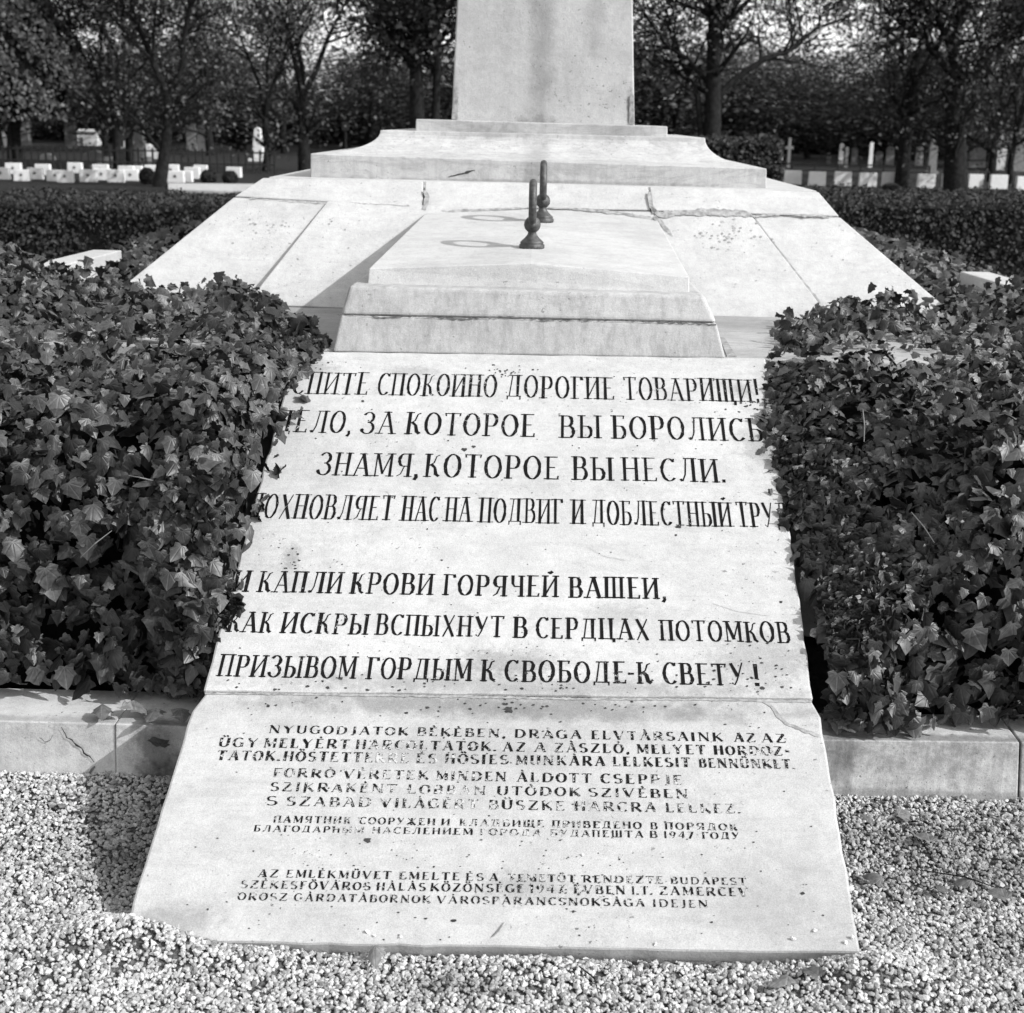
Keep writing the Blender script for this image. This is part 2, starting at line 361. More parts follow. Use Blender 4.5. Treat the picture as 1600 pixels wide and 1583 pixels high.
bm.faces.new(v0[::-1])
for k in range(4): bm.faces.new((v0[k], v0[(k+1) % 4], v1[(k+1) % 4], v1[k])); bm.faces.new((v1[k], v1[(k+1) % 4], va))
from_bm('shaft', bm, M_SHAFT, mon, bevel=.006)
# worn chips at the two lower shaft corners
for pts in ([(706, 186), (709, 150), (716, 152), (715, 186)], [(983, 194), (984, 150), (990, 148), (991, 194)]):
    f = [aty(x, y, 6.347) for x, y in pts]; from_bm('corner_patch', bm_prism(f, [p+Vector((0, .02, 0)) for p in f]), M_MORT_SHADE, mon)
# terrace and bed under it
bm = bm_prism([Vector((AX-1.62, 4.235, -.02)), Vector((AX+1.62, 4.235, -.02)), Vector((AX+1.62, 9.0, -.02)), Vector((AX-1.62, 9.0, -.02))],
              [Vector((AX-1.62, 4.235, TZ)), Vector((AX+1.62, 4.235, TZ)), Vector((AX+1.62, 9.0, TZ)), Vector((AX-1.62, 9.0, TZ))])
tag(from_bm('terrace', bm, M_TERR, bevel=.006), kind='structure')
for sgn in (-1, 1):
    x0, x1 = sorted((AX+sgn*1.625, AX+sgn*2.15))
    bm = bm_prism([Vector((x0, 5.3, -.02)), Vector((x1, 5.3, -.02)), Vector((x1+.3*(sgn > 0), 9.4, -.02)), Vector((x0-.3*(sgn < 0), 9.4, -.02))],
                  [Vector((x0, 5.3, .862)), Vector((x1, 5.3, .862)), Vector((x1, 9.1, .80)), Vector((x0, 9.1, .80))])
    tag(from_bm('flower_bed', bm, M_SOIL if sgn < 0 else M_TERR, bevel=.02), kind='structure')

# ribbons (cracks, mortar, painted shade strips) laid on a surface
def ribbon(name, pts, wid, pl, mat, parent, lift=.0012, jit=.4, rag=0):
    P = []; W_ = []
    for i in range(len(pts)-1):
        n = max(2, int(math.dist(pts[i], pts[i+1])/5))
        for k in range(n):
            t = k/n; P.append((pts[i][0]*(1-t)+pts[i+1][0]*t+random.uniform(-rag, rag)*.6, pts[i][1]*(1-t)+pts[i+1][1]*t+random.uniform(-rag, rag)))
            W_.append((wid[i]*(1-t)+wid[i+1]*t)*random.uniform(1-jit, 1+jit))
    P.append(pts[-1]); W_.append(wid[-1]); bm = bmesh.new(); prev = None
    for i, (p, w) in enumerate(zip(P, W_)):
        q = P[min(i+1, len(P)-1)]; o = P[max(i-1, 0)]; dx, dy = q[0]-o[0], q[1]-o[1]; L = math.hypot(dx, dy) or 1
        nx, ny = -dy/L*w/2, dx/L*w/2
        if callable(pl): a, b = pl(p[0]+nx, p[1]+ny), pl(p[0]-nx, p[1]-ny)
        else: a, b = atp(p[0]+nx, p[1]+ny, pl, lift), atp(p[0]-nx, p[1]-ny, pl, lift)
        a, b = bm.verts.new(a), bm.verts.new(b)
        if prev: bm.faces.new((prev[0], prev[1], b, a))
        prev = (a, b)
    return from_bm(name, bm, mat, parent)
ribbon('mortar_or_shade', [(1016, 322), (1030, 336), (1060, 333), (1110, 331), (1165, 334), (1178, 338)], [3, 10, 8, 11, 9, 1], BAT, M_MORT_SHADE, mon, .0095, .25, 1)
ribbon('mortar_or_shade', [(1178, 338), (1215, 335), (1268, 337), (1300, 338)], [2, 2, 5, 2], BAT, M_MORT_SHADE, mon, .0095, .4, 1)
ribbon('mortar_or_shade', [(1014, 300), (1016, 318), (1024, 332)], [4, 6, 9], BAT, M_MORT_SHADE, mon, .0095, .3, 1)
ribbon('mortar_or_shade', [(662, 296), (668, 308), (662, 328)], [3, 8, 7], BAT, M_MORT_SHADE, mon, .008, .3, 1)
ribbon('mortar_or_shade', [(1022, 338), (1034, 350), (1058, 380)], [6, 7, 2], BAT, M_MORT_SHADE, mon, .0095, .3, 1)
ribbon('mortar_or_shade', [(1203, 372), (1225, 401), (1249, 433), (1271, 462), (1293, 491)], [1, 2.5, 4.5, 6, 7], BAT, M_MORT_SHADE, mon, .0015, .3, .6)  # painted shadow: dark strip down the right groove, wider at the foot
ribbon('mortar_or_shade', [(520, 322), (500, 345), (480, 372)], [3, 4, 6], BAT, M_MORT_SHADE, mon, .004, .3, .6)
ribbon('crack_or_shade', [(392, 309), (430, 311), (500, 316), (560, 318), (640, 322)], [1, 1.2, 1.1, 1, 1], BAT, M_MORT_SHADE, mon, .0075, .7, .9)
ribbon('crack_or_shade', [(700, 277), (730, 269), (742, 266)], [1, 3.5, 1], lambda x, y: aty(x, y, 5.8185), M_CRACK, mon, 0, .4, .6)
ribbon('crack_or_shade', [(797, 289.5), (826, 290.5)], [4, 3], lambda x, y: aty(x, y, 5.8185), M_CRACK, mon, 0, .2, .2)

# ------------------------------------------------------------------ tomb (sarcophagus) with ring handles
tomb = thing('tomb_chest', 'white stone tomb chest with a low pitched lid below the obelisk', 'tomb', (AX, 4.25, TZ))
def slabblock(name, pts, ys, back=5.6, m=M_TOMB, bev=.008, backz=0):
    f = [aty(x, y, yy) for (x, y), yy in zip(pts, ys)]
    bk = [Vector((p.x*.97+AX*.03, back, p.z+backz)) for p in f]; return from_bm(name, bm_prism(f, bk), m, tomb, bevel=bev, seg=3)
slabblock('chest_base', [(519, 551), (532.5, 492.6), (1120, 505.4), (1134, 561)], [4.222, 4.25, 4.25, 4.222])
slabblock('chest_block', [(532.5, 492.4), (545.5, 446), (1100, 461), (1120.5, 505)], [4.248, 4.28, 4.28, 4.248], bev=.012)
ribbon('crack_or_shade', [(530, 493), (560, 491), (600, 497), (650, 494), (720, 499), (790, 495), (860, 501), (960, 500), (1050, 504), (1119, 508)], [2, 1.6, 2.4, 1.5, 2.6, 2, 2.2, 2, 2.6, 2.5],
       lambda x, y: aty(x, y, 4.2462), M_JOINT_SHADE, tomb, 0, .6, 1.1)
# lid
fl = aty(574, 447, 4.345), aty(1077, 459, 4.345); fu = aty(576.5, 419, 4.36), aty(1077, 432.5, 4.36); pk = aty(829, 411, 4.362)
r1 = aty(832, 386.5, 4.72); r2 = aty(848, 346, 5.32); bl = aty(665, 333, 5.56); br = aty(1028, 345, 5.56); bk = aty(847, 327, 5.60)
bm = bmesh.new(); q = {}
for k, p in dict(a=fl[0], b=fl[1], c=fu[1], d=pk, e=fu[0], f=r1, g=r2, h=bl, i=br, j=bk, k=Vector((bl.x, 5.62, bl.z-.06)), l=Vector((br.x, 5.62, br.z-.06))).items(): q[k] = bm.verts.new(p)
for fc in ('abcde', 'edf', 'dcf', 'efgh', 'cigf', 'hgj', 'gij', 'aehk', 'blic', 'klb a'.replace(' ', ''), 'hjilk'): bm.faces.new([q[c] for c in fc])
lid = from_bm('lid', bm, M_LID, tomb, bevel=.004, seg=3)
ribbon('mortar_or_shade', [(662, 334), (720, 329), (800, 326), (848, 324), (920, 328), (975, 334), (1028, 343)], [2, 4, 2.5, 1, 4, 5, 4], BAT, M_MORT_SHADE, tomb, .006, .4, .5)
def ring_handle(px, py, y, sc, top_px):
    p = aty(px, py, y); h = bpy.data.objects.new('ring_handle', None); COL.objects.link(h); h.location = p; h.parent = tomb; h.matrix_parent_inverse = Matrix.Translation(-tomb.location)
    bm = bm_lathe([(.041, -.006), (.042, 0), (.042, .008), (.037, .012), (.040, .015), (.034, .021), (.024, .030), (.016, .040), (.0135, .047), (.016, .052), (.020, .056)], 0, 0, 0, 24)
    o = from_bm('handle_base', bm, M_IRON, None, True); o.parent = h
    bm = bmesh.new(); bmesh.ops.create_uvsphere(bm, u_segments=20, v_segments=12, radius=.0275); bmesh.ops.translate(bm, verts=bm.verts, vec=(0, 0, .073))
    o = from_bm('ball', bm, M_IRON, None, True); o.parent = h
    bm = bmesh.new(); bmesh.ops.create_uvsphere(bm, u_segments=12, v_segments=8, radius=.011); bmesh.ops.scale(bm, verts=bm.verts, vec=(1, .6, 1)); bmesh.ops.translate(bm, verts=bm.verts, vec=(0, -.0265, .074))
    o = from_bm('rivet', bm, M_IRON, None, True); o.parent = h
    bm = bmesh.new(); R_, r_ = .058, .0132; rg = []
    for i in range(36):
        a = 2*math.pi*i/36; rg.append([bm.verts.new(((r_*math.cos(b)), (R_+r_*math.sin(b))*math.cos(a), .073+.071+(R_+r_*math.sin(b))*1.08*math.sin(a))) for b in [2*math.pi*k/10 for k in range(10)]])
    for i in range(36):
        for k in range(10): bm.faces.new((rg[i][k], rg[i][(k+1) % 10], rg[(i+1) % 36][(k+1) % 10], rg[(i+1) % 36][k]))
    o = from_bm('ring', bm, M_IRON, None, True); o.parent = h; o.rotation_euler = (0, 0, math.radians(.5))
    h.scale = (sc, sc, sc); return h
ring_handle(831, 386, 4.72, 1.0, 280); ring_handle(847.5, 345.5, 5.32, 1.0, 258)
# thin darker sliver at the right foot of the chest
f = [atz(x, y, TZ) for x, y in ((1124, 528), (1132, 529), (1151, 558), (1136, 558))]
from_bm('foot_sliver', bm_prism([p+Vector((0, 0, .003)) for p in f], [p-Vector((0, 0, .01)) for p in f]), M_MORT_SHADE, tomb)

# ------------------------------------------------------------------ inscribed slabs
def slab(name, label, pl, pts, th, mat, bev=.006):
    n = pl[1]; f = [atp(x, y, pl) for x, y in pts]
    # chipped outline: subdivide the ring a little
    ring = []
    for i in range(len(f)):
        a, b = f[i], f[(i+1) % len(f)]; m = max(1, int((b-a).length/.045))
        for k in range(m):
            p = a.lerp(b, k/m)
            if k: p = p+Vector((random.uniform(-1, 1)*.0024, random.uniform(-1, 1)*.0024*n.z, 0))
            p = p-n*((p-pl[0]).dot(n)); ring.append(p)
    t = thing(name, label, 'inscribed slab', sum(f, Vector())/len(f))
    o = from_bm('panel', bm_prism(ring, [p-n*th for p in ring]), mat, t, bevel=bev, seg=2); return t
slab1 = slab('inscribed_slab', 'upper sloping white slab with large black Cyrillic lettering between the ivy', S1,
    [(462, 548), (1196, 559), (1271, 1091.5), (317, 1079)], .09, M_SLAB1)
slab2 = slab('inscribed_slab', 'lower sloping slab with small Hungarian and Cyrillic lettering reaching the gravel', S2,
    [(322, 1082), (1268, 1094), (1283, 1120), (1345, 1487), (1250, 1486), (330, 1470.5), (200, 1449), (206, 1412), (300, 1110)], .07, M_SLAB2)
ribbon('crack_or_shade', [(1183, 1092), (1205, 1103), (1215, 1118), (1228, 1130), (1255, 1141), (1280, 1150)], [3, 4, 5, 4, 4.5, 4], S2, M_MORT_SHADE, slab2, .0012, .4, .8)
ribbon('mortar_or_shade', [(320, 1083.5), (500, 1085), (700, 1088), (900, 1092), (1100, 1093), (1268, 1096)], [2.5, 3, 4, 3, 3, 3.5], S2, M_MORT_SHADE, slab2, .0015, .3, .5)
def blob(px, py, r, pl, par, mat=M_CRACK, name='pit', k=9, asp=.7, lift=.0013):
    bm = bmesh.new(); vs = []
    for i in range(k):
        a = 2*math.pi*i/k; rr = r*random.uniform(.6, 1.2); vs.append(bm.verts.new(atp(px+rr*math.cos(a), py+rr*math.sin(a)*asp, pl, lift)))
    bm.faces.new(vs); return from_bm(name, bm, mat, par)
def pits(lst, pl, par, name='pits', mat=M_CRACK):
    bm = bmesh.new()
    for (px, py, r) in lst:
        k = 8; vs = []
        for i in range(k):
            a = 2*math.pi*i/k; rr = r*random.uniform(.5, 1.25); vs.append(bm.verts.new(atp(px+rr*1.2*math.cos(a), py+rr*.75*math.sin(a), pl, .0009+.0003*random.random())))
        bm.faces.new(vs)
    o = from_bm(name, bm, mat, par); o['kind'] = 'stuff'; return o
L = [(726, 702, 4), (740, 698, 3), (1060, 823, 4), (1056, 836, 2.5), (567, 627, 2.5), (1190, 1075, 4), (1216, 1084, 4), (1222, 1074, 2.5), (512, 1074, 3.5), (430, 1077, 3), (574, 1078, 3), (1005, 1052, 3),
     (1213, 1040, 2.5), (1222, 1045, 2), (1220, 941, 2.5), (690, 875, 2), (1027, 1022, 2)]
def clust(n, x, y, sx, sy, r): return [(random.gauss(x, sx), random.gauss(y, sy), r*random.uniform(.35, 1)) for _ in range(n)]
L += clust(60, 780, 1066, 230, 12, 2.6)+clust(40, 1180, 1050, 60, 22, 2.4)+clust(30, 640, 1000, 160, 30, 1.5)+clust(24, 790, 580, 20, 6, 2)+clust(24, 1175, 632, 22, 8, 2.4)+clust(30, 480, 565, 30, 12, 1.7)+clust(18, 455, 870, 12, 12, 2)
L += [(random.uniform(470, 1180), random.uniform(570, 1060), random.uniform(.6, 1.5)) for _ in range(110)]
L = [p for p in L if 560 < p[1] < 1082 and 345 < p[0] < 1255]
pits(L, S1, slab1)
L = [(575, 1313, 5), (709, 1439, 4), (325, 1421, 2), (896, 1424, 3.5), (665, 1435, 2.5), (795, 1108, 7), (795, 1111, 5), (1286, 1430, 2), (1254, 1396, 3), (1304, 1429, 3)]
L += clust(50, 760, 1103, 200, 7, 2.8)+clust(40, 700, 1340, 200, 20, 1.6)+clust(30, 880, 1385, 60, 12, 2)+[(random.uniform(260, 1290), random.uniform(1110, 1470), random.uniform(.6, 1.9)) for _ in range(190)]
L = [p for p in L if p[1] < 1470 and abs(p[0]-790) < 440+(p[1]-1100)*.2]
pits(L, S2, slab2)
LB = [(random.gauss(430, 55), random.gauss(345, 16), random.uniform(.8, 2.2)) for _ in range(45)] + [(random.gauss(1135, 50), random.gauss(370, 14), random.uniform(.8, 3)) for _ in range(60)] + [(random.uniform(330, 1330), random.uniform(345, 450), random.uniform(.6, 1.4)) for _ in range(70)]
LB = [p for p in LB if p[1] > 342 and (abs(p[0]-845) > 215+(p[1]-340)*.8)]
bmx = bmesh.new()
def onface(px, py, lift=.0015):
    d = ray(px, py).normalized(); best = None
    for bv in BV:
        h = bv.ray_cast(O, d)
        if h[0] and (best is None or h[3] < best[3]): best = h
    return None if best is None else best[0]+best[1]*lift
for (px, py, r) in LB:
    ps = [onface(px+r*random.uniform(.6, 1.2)*1.2*math.cos(a), py+r*.8*math.sin(a)) for a in [2*math.pi*i/7 for i in range(7)]]
    if all(ps): bmx.faces.new([bmx.verts.new(p) for p in ps])
o = from_bm('pits', bmx, M_MORT_SHADE, mon); o['kind'] = 'stuff'

# ------------------------------------------------------------------ lettering
def EL(cx, cy, rx, ry, a0, a1, n=14): return [(cx+rx*math.cos(math.radians(a0+(a1-a0)*i/n)), cy+ry*math.sin(math.radians(a0+(a1-a0)*i/n))) for i in range(n+1)]
G = {}
def g(ch, w, *st): G[ch] = (w, st)
V_ = lambda x, a=0, b=1, k='T': (k, [(x, a), (x, b)])
H_ = lambda y, a, b: ('t', [(a, y), (b, y)])
bowl = lambda x0, x1, y0, y1: ('a', [(x0, y1)]+EL(x1-(y1-y0)*.32, (y0+y1)/2, (y1-y0)*.32, (y1-y0)/2, 90, -90)+[(x0, y0)])
g('О', .62, ('a', EL(.31, .5, .27, .49, 90, 450, 26))); G['O'] = G['О']
g('С', .56, ('a', EL(.33, .5, .27, .49, 48, 312, 22)), ('t', [(.51, .86), (.53, .98)])); G['C'] = G['С']
g('П', .62, V_(.1), V_(.52), H_(.985, .0, .62)); g('И', .66, V_(.1), V_(.56), ('t', [(.1, .05), (.56, .95)])); g('Й', .66, *G['И'][1], ('T', [(.24, 1.17), (.31, 1.13), (.40, 1.2)]))
g('Т', .60, V_(.30), H_(.985, .0, .60), ('t', [(.01, .99), (.03, .88)]), ('t', [(.59, .99), (.57, .88)])); G['T'] = G['Т']
g('Е', .52, V_(.12), H_(.985, .02, .46), H_(.52, .12, .36), H_(.015, .02, .50), ('t', [(.48, .02), (.50, .14)])); G['E'] = G['Е']
g('F', .50, V_(.12), H_(.985, .02, .48), H_(.52, .12, .38))
g('К', .58, V_(.12), ('t', [(.12, .46), (.34, .62), (.42, .9), (.52, .95)]), ('T', [(.24, .54), (.38, .4), (.44, .12), (.55, .04)])); G['K'] = (.66, (V_(.12), ('t', [(.12, .40), (.58, .98)]), ('T', [(.26, .54), (.62, .02)])))
g('Н', .64, V_(.1), V_(.54), H_(.52, .1, .54)); G['H'] = G['Н']
g('Д', .70, ('T', [(.53, .06), (.53, 1)]), ('t', [(.14, .06), (.26, .98)]), H_(.985, .2, .58), H_(.05, .04, .66), ('t', [(.05, -.08), (.05, .06)]), ('t', [(.65, -.08), (.65, .06)]))
g('Р', .56, V_(.12), bowl(.12, .5, .44, .985)); G['P'] = G['Р']
g('Г', .50, V_(.12), H_(.985, .02, .46), ('T', [(.44, .99), (.47, .86)]))
g('В', .58, V_(.12), bowl(.12, .47, .52, .985), bowl(.12, .53, .015, .52)); G['B'] = G['В']
g('А', .66, ('t', [(.06, 0), (.33, 1)]), ('T', [(.33, 1), (.60, 0)]), H_(.34, .17, .50)); G['A'] = G['А']
g('Щ', .90, V_(.1), V_(.42), V_(.74), H_(.02, .05, .86), ('T', [(.86, .03), (.84, -.14)])); g('Ш', .86, V_(.1), V_(.42), V_(.74), H_(.02, .05, .8))
g('Ц', .72, V_(.1), V_(.54), H_(.02, .05, .68), ('T', [(.66, .03), (.66, -.13)])); g('Ч', .60, V_(.5), ('a', [(.12, 1), (.12, .62), (.2, .48), (.5, .48)]))
g('Л', .66, ('T', [(.54, 0), (.54, 1)]), ('t', [(.28, .98), (.22, .3), (.12, .03)]), H_(.985, .22, .6), ('T', [(.04, .10), (.09, .03)]))
g('З', .54, ('a', EL(.25, .75, .20, .23, 150, -90, 14)), ('a', EL(.25, .27, .24, .26, 90, -160, 16)), ('T', [(.03, .22), (.06, .16)]))
g('Ы', .80, V_(.1), bowl(.1, .46, .015, .52), V_(.70)); g('Ь', .54, V_(.12), bowl(.12, .5, .015, .52))
g('Б', .56, V_(.12), bowl(.12, .5, .015, .54), H_(.985, .02, .48), ('t', [(.48, .99), (.46, .88)]))
g('М', .80, V_(.1, k='t'), V_(.70), ('T', [(.12, .98), (.40, .12)]), ('t', [(.40, .12), (.68, .98)])); G['M'] = G['М']
g('Я', .60, V_(.50), ('a', [(.50, .985)]+EL(.26, .72, .17, .265, 90, 270, 12)+[(.50, .455)]), ('t', [(.32, .46), (.20, .12), (.06, .03)]))
g('Х', .62, ('T', [(.08, 1), (.54, 0)]), ('t', [(.54, 1), (.08, 0)])); g('У', .62, ('T', [(.08, 1), (.33, .42)]), ('t', [(.56, 1), (.30, .25), (.18, .02), (.08, .1)]))
g('Ж', .84, V_(.42), ('t', [(.10, 1), (.42, .5)]), ('t', [(.74, 1), (.42, .5)]), ('T', [(.08, 0), (.42, .5)]), ('T', [(.76, 0), (.42, .5)]))
g('N', .72, V_(.1, k='t'), V_(.62, k='t'), ('T', [(.1, .97), (.62, .03)])); g('Y', .66, V_(.33, 0, .48), ('T', [(.06, 1), (.33, .46)]), ('t', [(.60, 1), (.33, .46)]))
g('U', .66, ('a', [(.1, 1), (.1, .35)]+EL(.33, .32, .23, .30, 180, 360, 12)[1:-1]+[(.56, .35), (.56, 1)]))
g('G', .68, ('a', EL(.35, .5, .30, .49, 48, 300, 22)), V_(.58, .05, .45), H_(.45, .46, .66)); g('D', .70, V_(.12), ('a', [(.12, .985)]+EL(.30, .5, .33, .485, 90, -90, 16)+[(.12, .015)]))
g('J', .40, ('a', [(.28, 1), (.28, .1), (.20, -.08), (.08, -.05)])); g('I', .26, V_(.13)); g('L', .54, V_(.12), H_(.015, .02, .48), ('t', [(.48, .02), (.50, .2)]))
g('R', .66, V_(.12), bowl(.12, .52, .48, .985), ('T', [(.30, .48), (.62, .0)])); g('S', .52, ('a', EL(.26, .74, .19, .24, 40, 250, 14)+[(.30, .5)]+EL(.26, .26, .21, .245, 70, -145, 14)))
g('V', .68, ('T', [(.06, 1), (.34, 0)]), ('t', [(.34, 0), (.62, 1)])); g('Z', .62, H_(.985, .06, .56), ('T', [(.54, .97), (.08, .03)]), H_(.015, .06, .58), ('t', [(.57, .02), (.59, .16)]))
g('1', .3, V_(.15)); g('9', .5, ('a', EL(.25, .68, .19, .30, 0, 360, 18)), ('t', [(.44, .66), (.38, .25), (.2, .0)])); g('4', .56, V_(.42), ('t', [(.40, .98), (.04, .3)]), H_(.3, .04, .54)); g('7', .5, H_(.985, .04, .46), ('T', [(.46, .97), (.2, 0)]))
g('.', .16, ('T', [(.05, .0), (.05, .1)])); g(',', .22, ('T', [(.08, .1), (.1, -.02), (.03, -.13)])); g('-', .34, ('T', [(.04, .46), (.30, .46)])); g('!', .24, ('T', [(.12, 1), (.12, .32)]), ('T', [(.12, .0), (.12, .12)])); g(' ', .4)
acc = lambda *xs: tuple(('T', [(x-.035, 1.16), (x+.03, 1.24)]) for x in xs)
for c, b, xs in (('Á', 'A', (.33,)), ('É', 'E', (.28,)), ('Í', 'I', (.13,)), ('Ó', 'O', (.31,)), ('Ö', 'O', (.2, .42)), ('Ő', 'O', (.22, .42)), ('Ü', 'U', (.22, .44)), ('Ű', 'U', (.24, .44)), ('Ú', 'U', (.33,))):
    G[c] = (G[b][0], tuple(G[b][1])+acc(*xs))
def write(lines, pl, parent, mat, thick, thin, serif, gap, label_prefix, rough):
    n = pl[1]; up = Vector((0, n.z, -n.y)); 
    for ln in lines:
        (tx0, ty0, tx1, ty1, bh0, bh1) = ln[0]; bm = bmesh.new(); lift = [.0006]
        for wi, (txt, x0, x1) in enumerate(ln[1]):
            f = lambda x: (x-tx0)/(tx1-tx0)
            yt = lambda x: ty0+(ty1-ty0)*f(x); yb = lambda x: yt(x)+bh0+(bh1-bh0)*f(x)
            A = atp(x0, yb(x0)*.5+yt(x0)*.5, pl); B = atp(x1, yb(x1)*.5+yt(x1)*.5, pl)
            a0, b0 = atp(x0, yb(x0), pl), atp(x1, yb(x1), pl); a1, b1 = atp(x0, yt(x0), pl), atp(x1, yt(x1), pl)
            hgt = ((a1-a0).dot(up)+(b1-b0).dot(up))/2
            tot = sum(G[c][0]+gap for c in txt)-gap; W0 = B.x-A.x; cur = 0; kx = min(1.15, max(.62, W0/(tot*hgt)*1.05))
            for c in txt:
                w, stt = G[c]; jy = random.uniform(-.012, .012); js = random.uniform(.98, 1.02)
                def M(p):
                    u = (cur+p[0])/tot; x = A.x+W0*u; base = a0.lerp(b0, u); q = Vector((x, 0, 0))+up*((base-Vector((base.x, 0, 0))).dot(up)+hgt*(p[1]*js+jy))
                    return q
                for kd, pts in stt:
                    S = []
                    for i in range(len(pts)-1):
                        p, q = M(pts[i]), M(pts[i+1]); m = max(1, int((q-p).length/(thick*.8)))
                        S += [p.lerp(q, k/m) for k in range(m)]
                    S.append(M(pts[-1])); lift[0] += .000006
                    todo = [(S, kd)]
                    if serif and kd in 'Tt' and len(pts) == 2 and abs(pts[0][0]-pts[1][0]) < .35 and abs(pts[0][1]-pts[1][1]) > .7:
                        for e in pts:
                            if e[1] < .03 or e[1] > .96:
                                sw = serif*(tot/ (W0/hgt)); ee = (e[0], .02 if e[1] < .5 else .985); todo.append(([M((ee[0]-sw, ee[1])), M(ee), M((ee[0]+sw, ee[1]))], 't'))
                    for S, kd in todo:
                        prev = None; lift[0] += .000002
                        for i, p in enumerate(S):
                            d = (S[min(i+1, len(S)-1)]-S[max(i-1, 0)]); d = d.normalized() if d.length else Vector((1, 0, 0))
                            vert = abs(d.dot(up)); w_ = thick if kd == 'T' else thin if kd == 't' else thin+(thick-thin)*vert**1.6
                            w_ *= hgt*kx*random.uniform(1-rough, 1+rough); sd = n.cross(d)
                            ext = d*0
                            if i == 0: ext = -d*thin*hgt*.3
                            if i == len(S)-1: ext = d*thin*hgt*.3
                            o = sd*random.uniform(-rough, rough)*w_*.25
                            base = Vector((0, pl[0].y, pl[0].z)); qq = Vector((p.x, 0, 0))+up*(p.dot(up)-base.dot(up))+base+n*lift[0]
                            a, b = bm.verts.new(qq+sd*w_/2+ext+o), bm.verts.new(qq-sd*w_/2+ext+o)
                            if prev: bm.faces.new((prev[0], prev[1], b, a))
                            prev = (a, b)
                cur += w+gap
            lift[0] = .0006+(.0002 if wi % 2 else 0)
        o = from_bm('inscription_line', bm, mat, parent)
        txt = ' '.join(w[0] for w in ln[1])
        o['label'] = label_prefix
BIG = [((490, 581.7, 1165, 593, 34, 35), [('СПИТЕ', 459, 576), ('СПОКОИНО', 591, 776), ('ДОРОГИЕ', 792, 959), ('ТОВАРИЩИ!', 975, 1186)]),
 ((480, 642, 1170, 653.6, 34, 36), [('ДЕЛО,', 432, 553), ('ЗА', 566, 617), ('КОТОРОЕ', 635, 836), ('ВЫ', 874, 938), ('БОРОЛИСЬ', 956, 1190)]),
 ((510, 707, 1110, 717.7, 35.5, 36), [('ЗНАМЯ,', 498, 657), ('КОТОРОЕ', 664, 873), ('ВЫ', 894, 957.5), ('НЕСЛИ.', 972, 1134)]),
 ((420, 772, 1180, 786, 38, 38), [('ВДОХНОВЛЯЕТ', 368, 615), ('НАС', 629, 686), ('НА', 697, 736), ('ПОДВИГ', 750, 879), ('И', 894, 912), ('ДОБЛЕСТНЫЙ', 925, 1142), ('ТРУД', 1152, 1232)]),
 ((370, 891.5, 1020, 903.8, 33, 32), [('И', 366, 391), ('КАПЛИ', 405, 535), ('КРОВИ', 549, 677), ('ГОРЯЧЕЙ', 693, 872), ('ВАШЕИ,', 889, 1042)]),
 ((370, 956, 1220, 972.5, 32, 32), [('КАК', 357, 426), ('ИСКРЫ', 441, 576), ('ВСПЫХНУТ', 588, 787), ('В', 802, 824), ('СЕРДЦАХ', 838, 1014), ('ПОТОМКОВ', 1031, 1233)]),
 ((350, 1023, 1180, 1038.7, 34, 33), [('ПРИЗЫВОМ', 343, 557), ('ГОРДЫМ', 574, 737), ('К', 752, 774), ('СВОБОДЕ', 789, 978), ('-', 981, 991), ('К', 995, 1018), ('СВЕТУ', 1036, 1163), ('!', 1175, 1188)])]
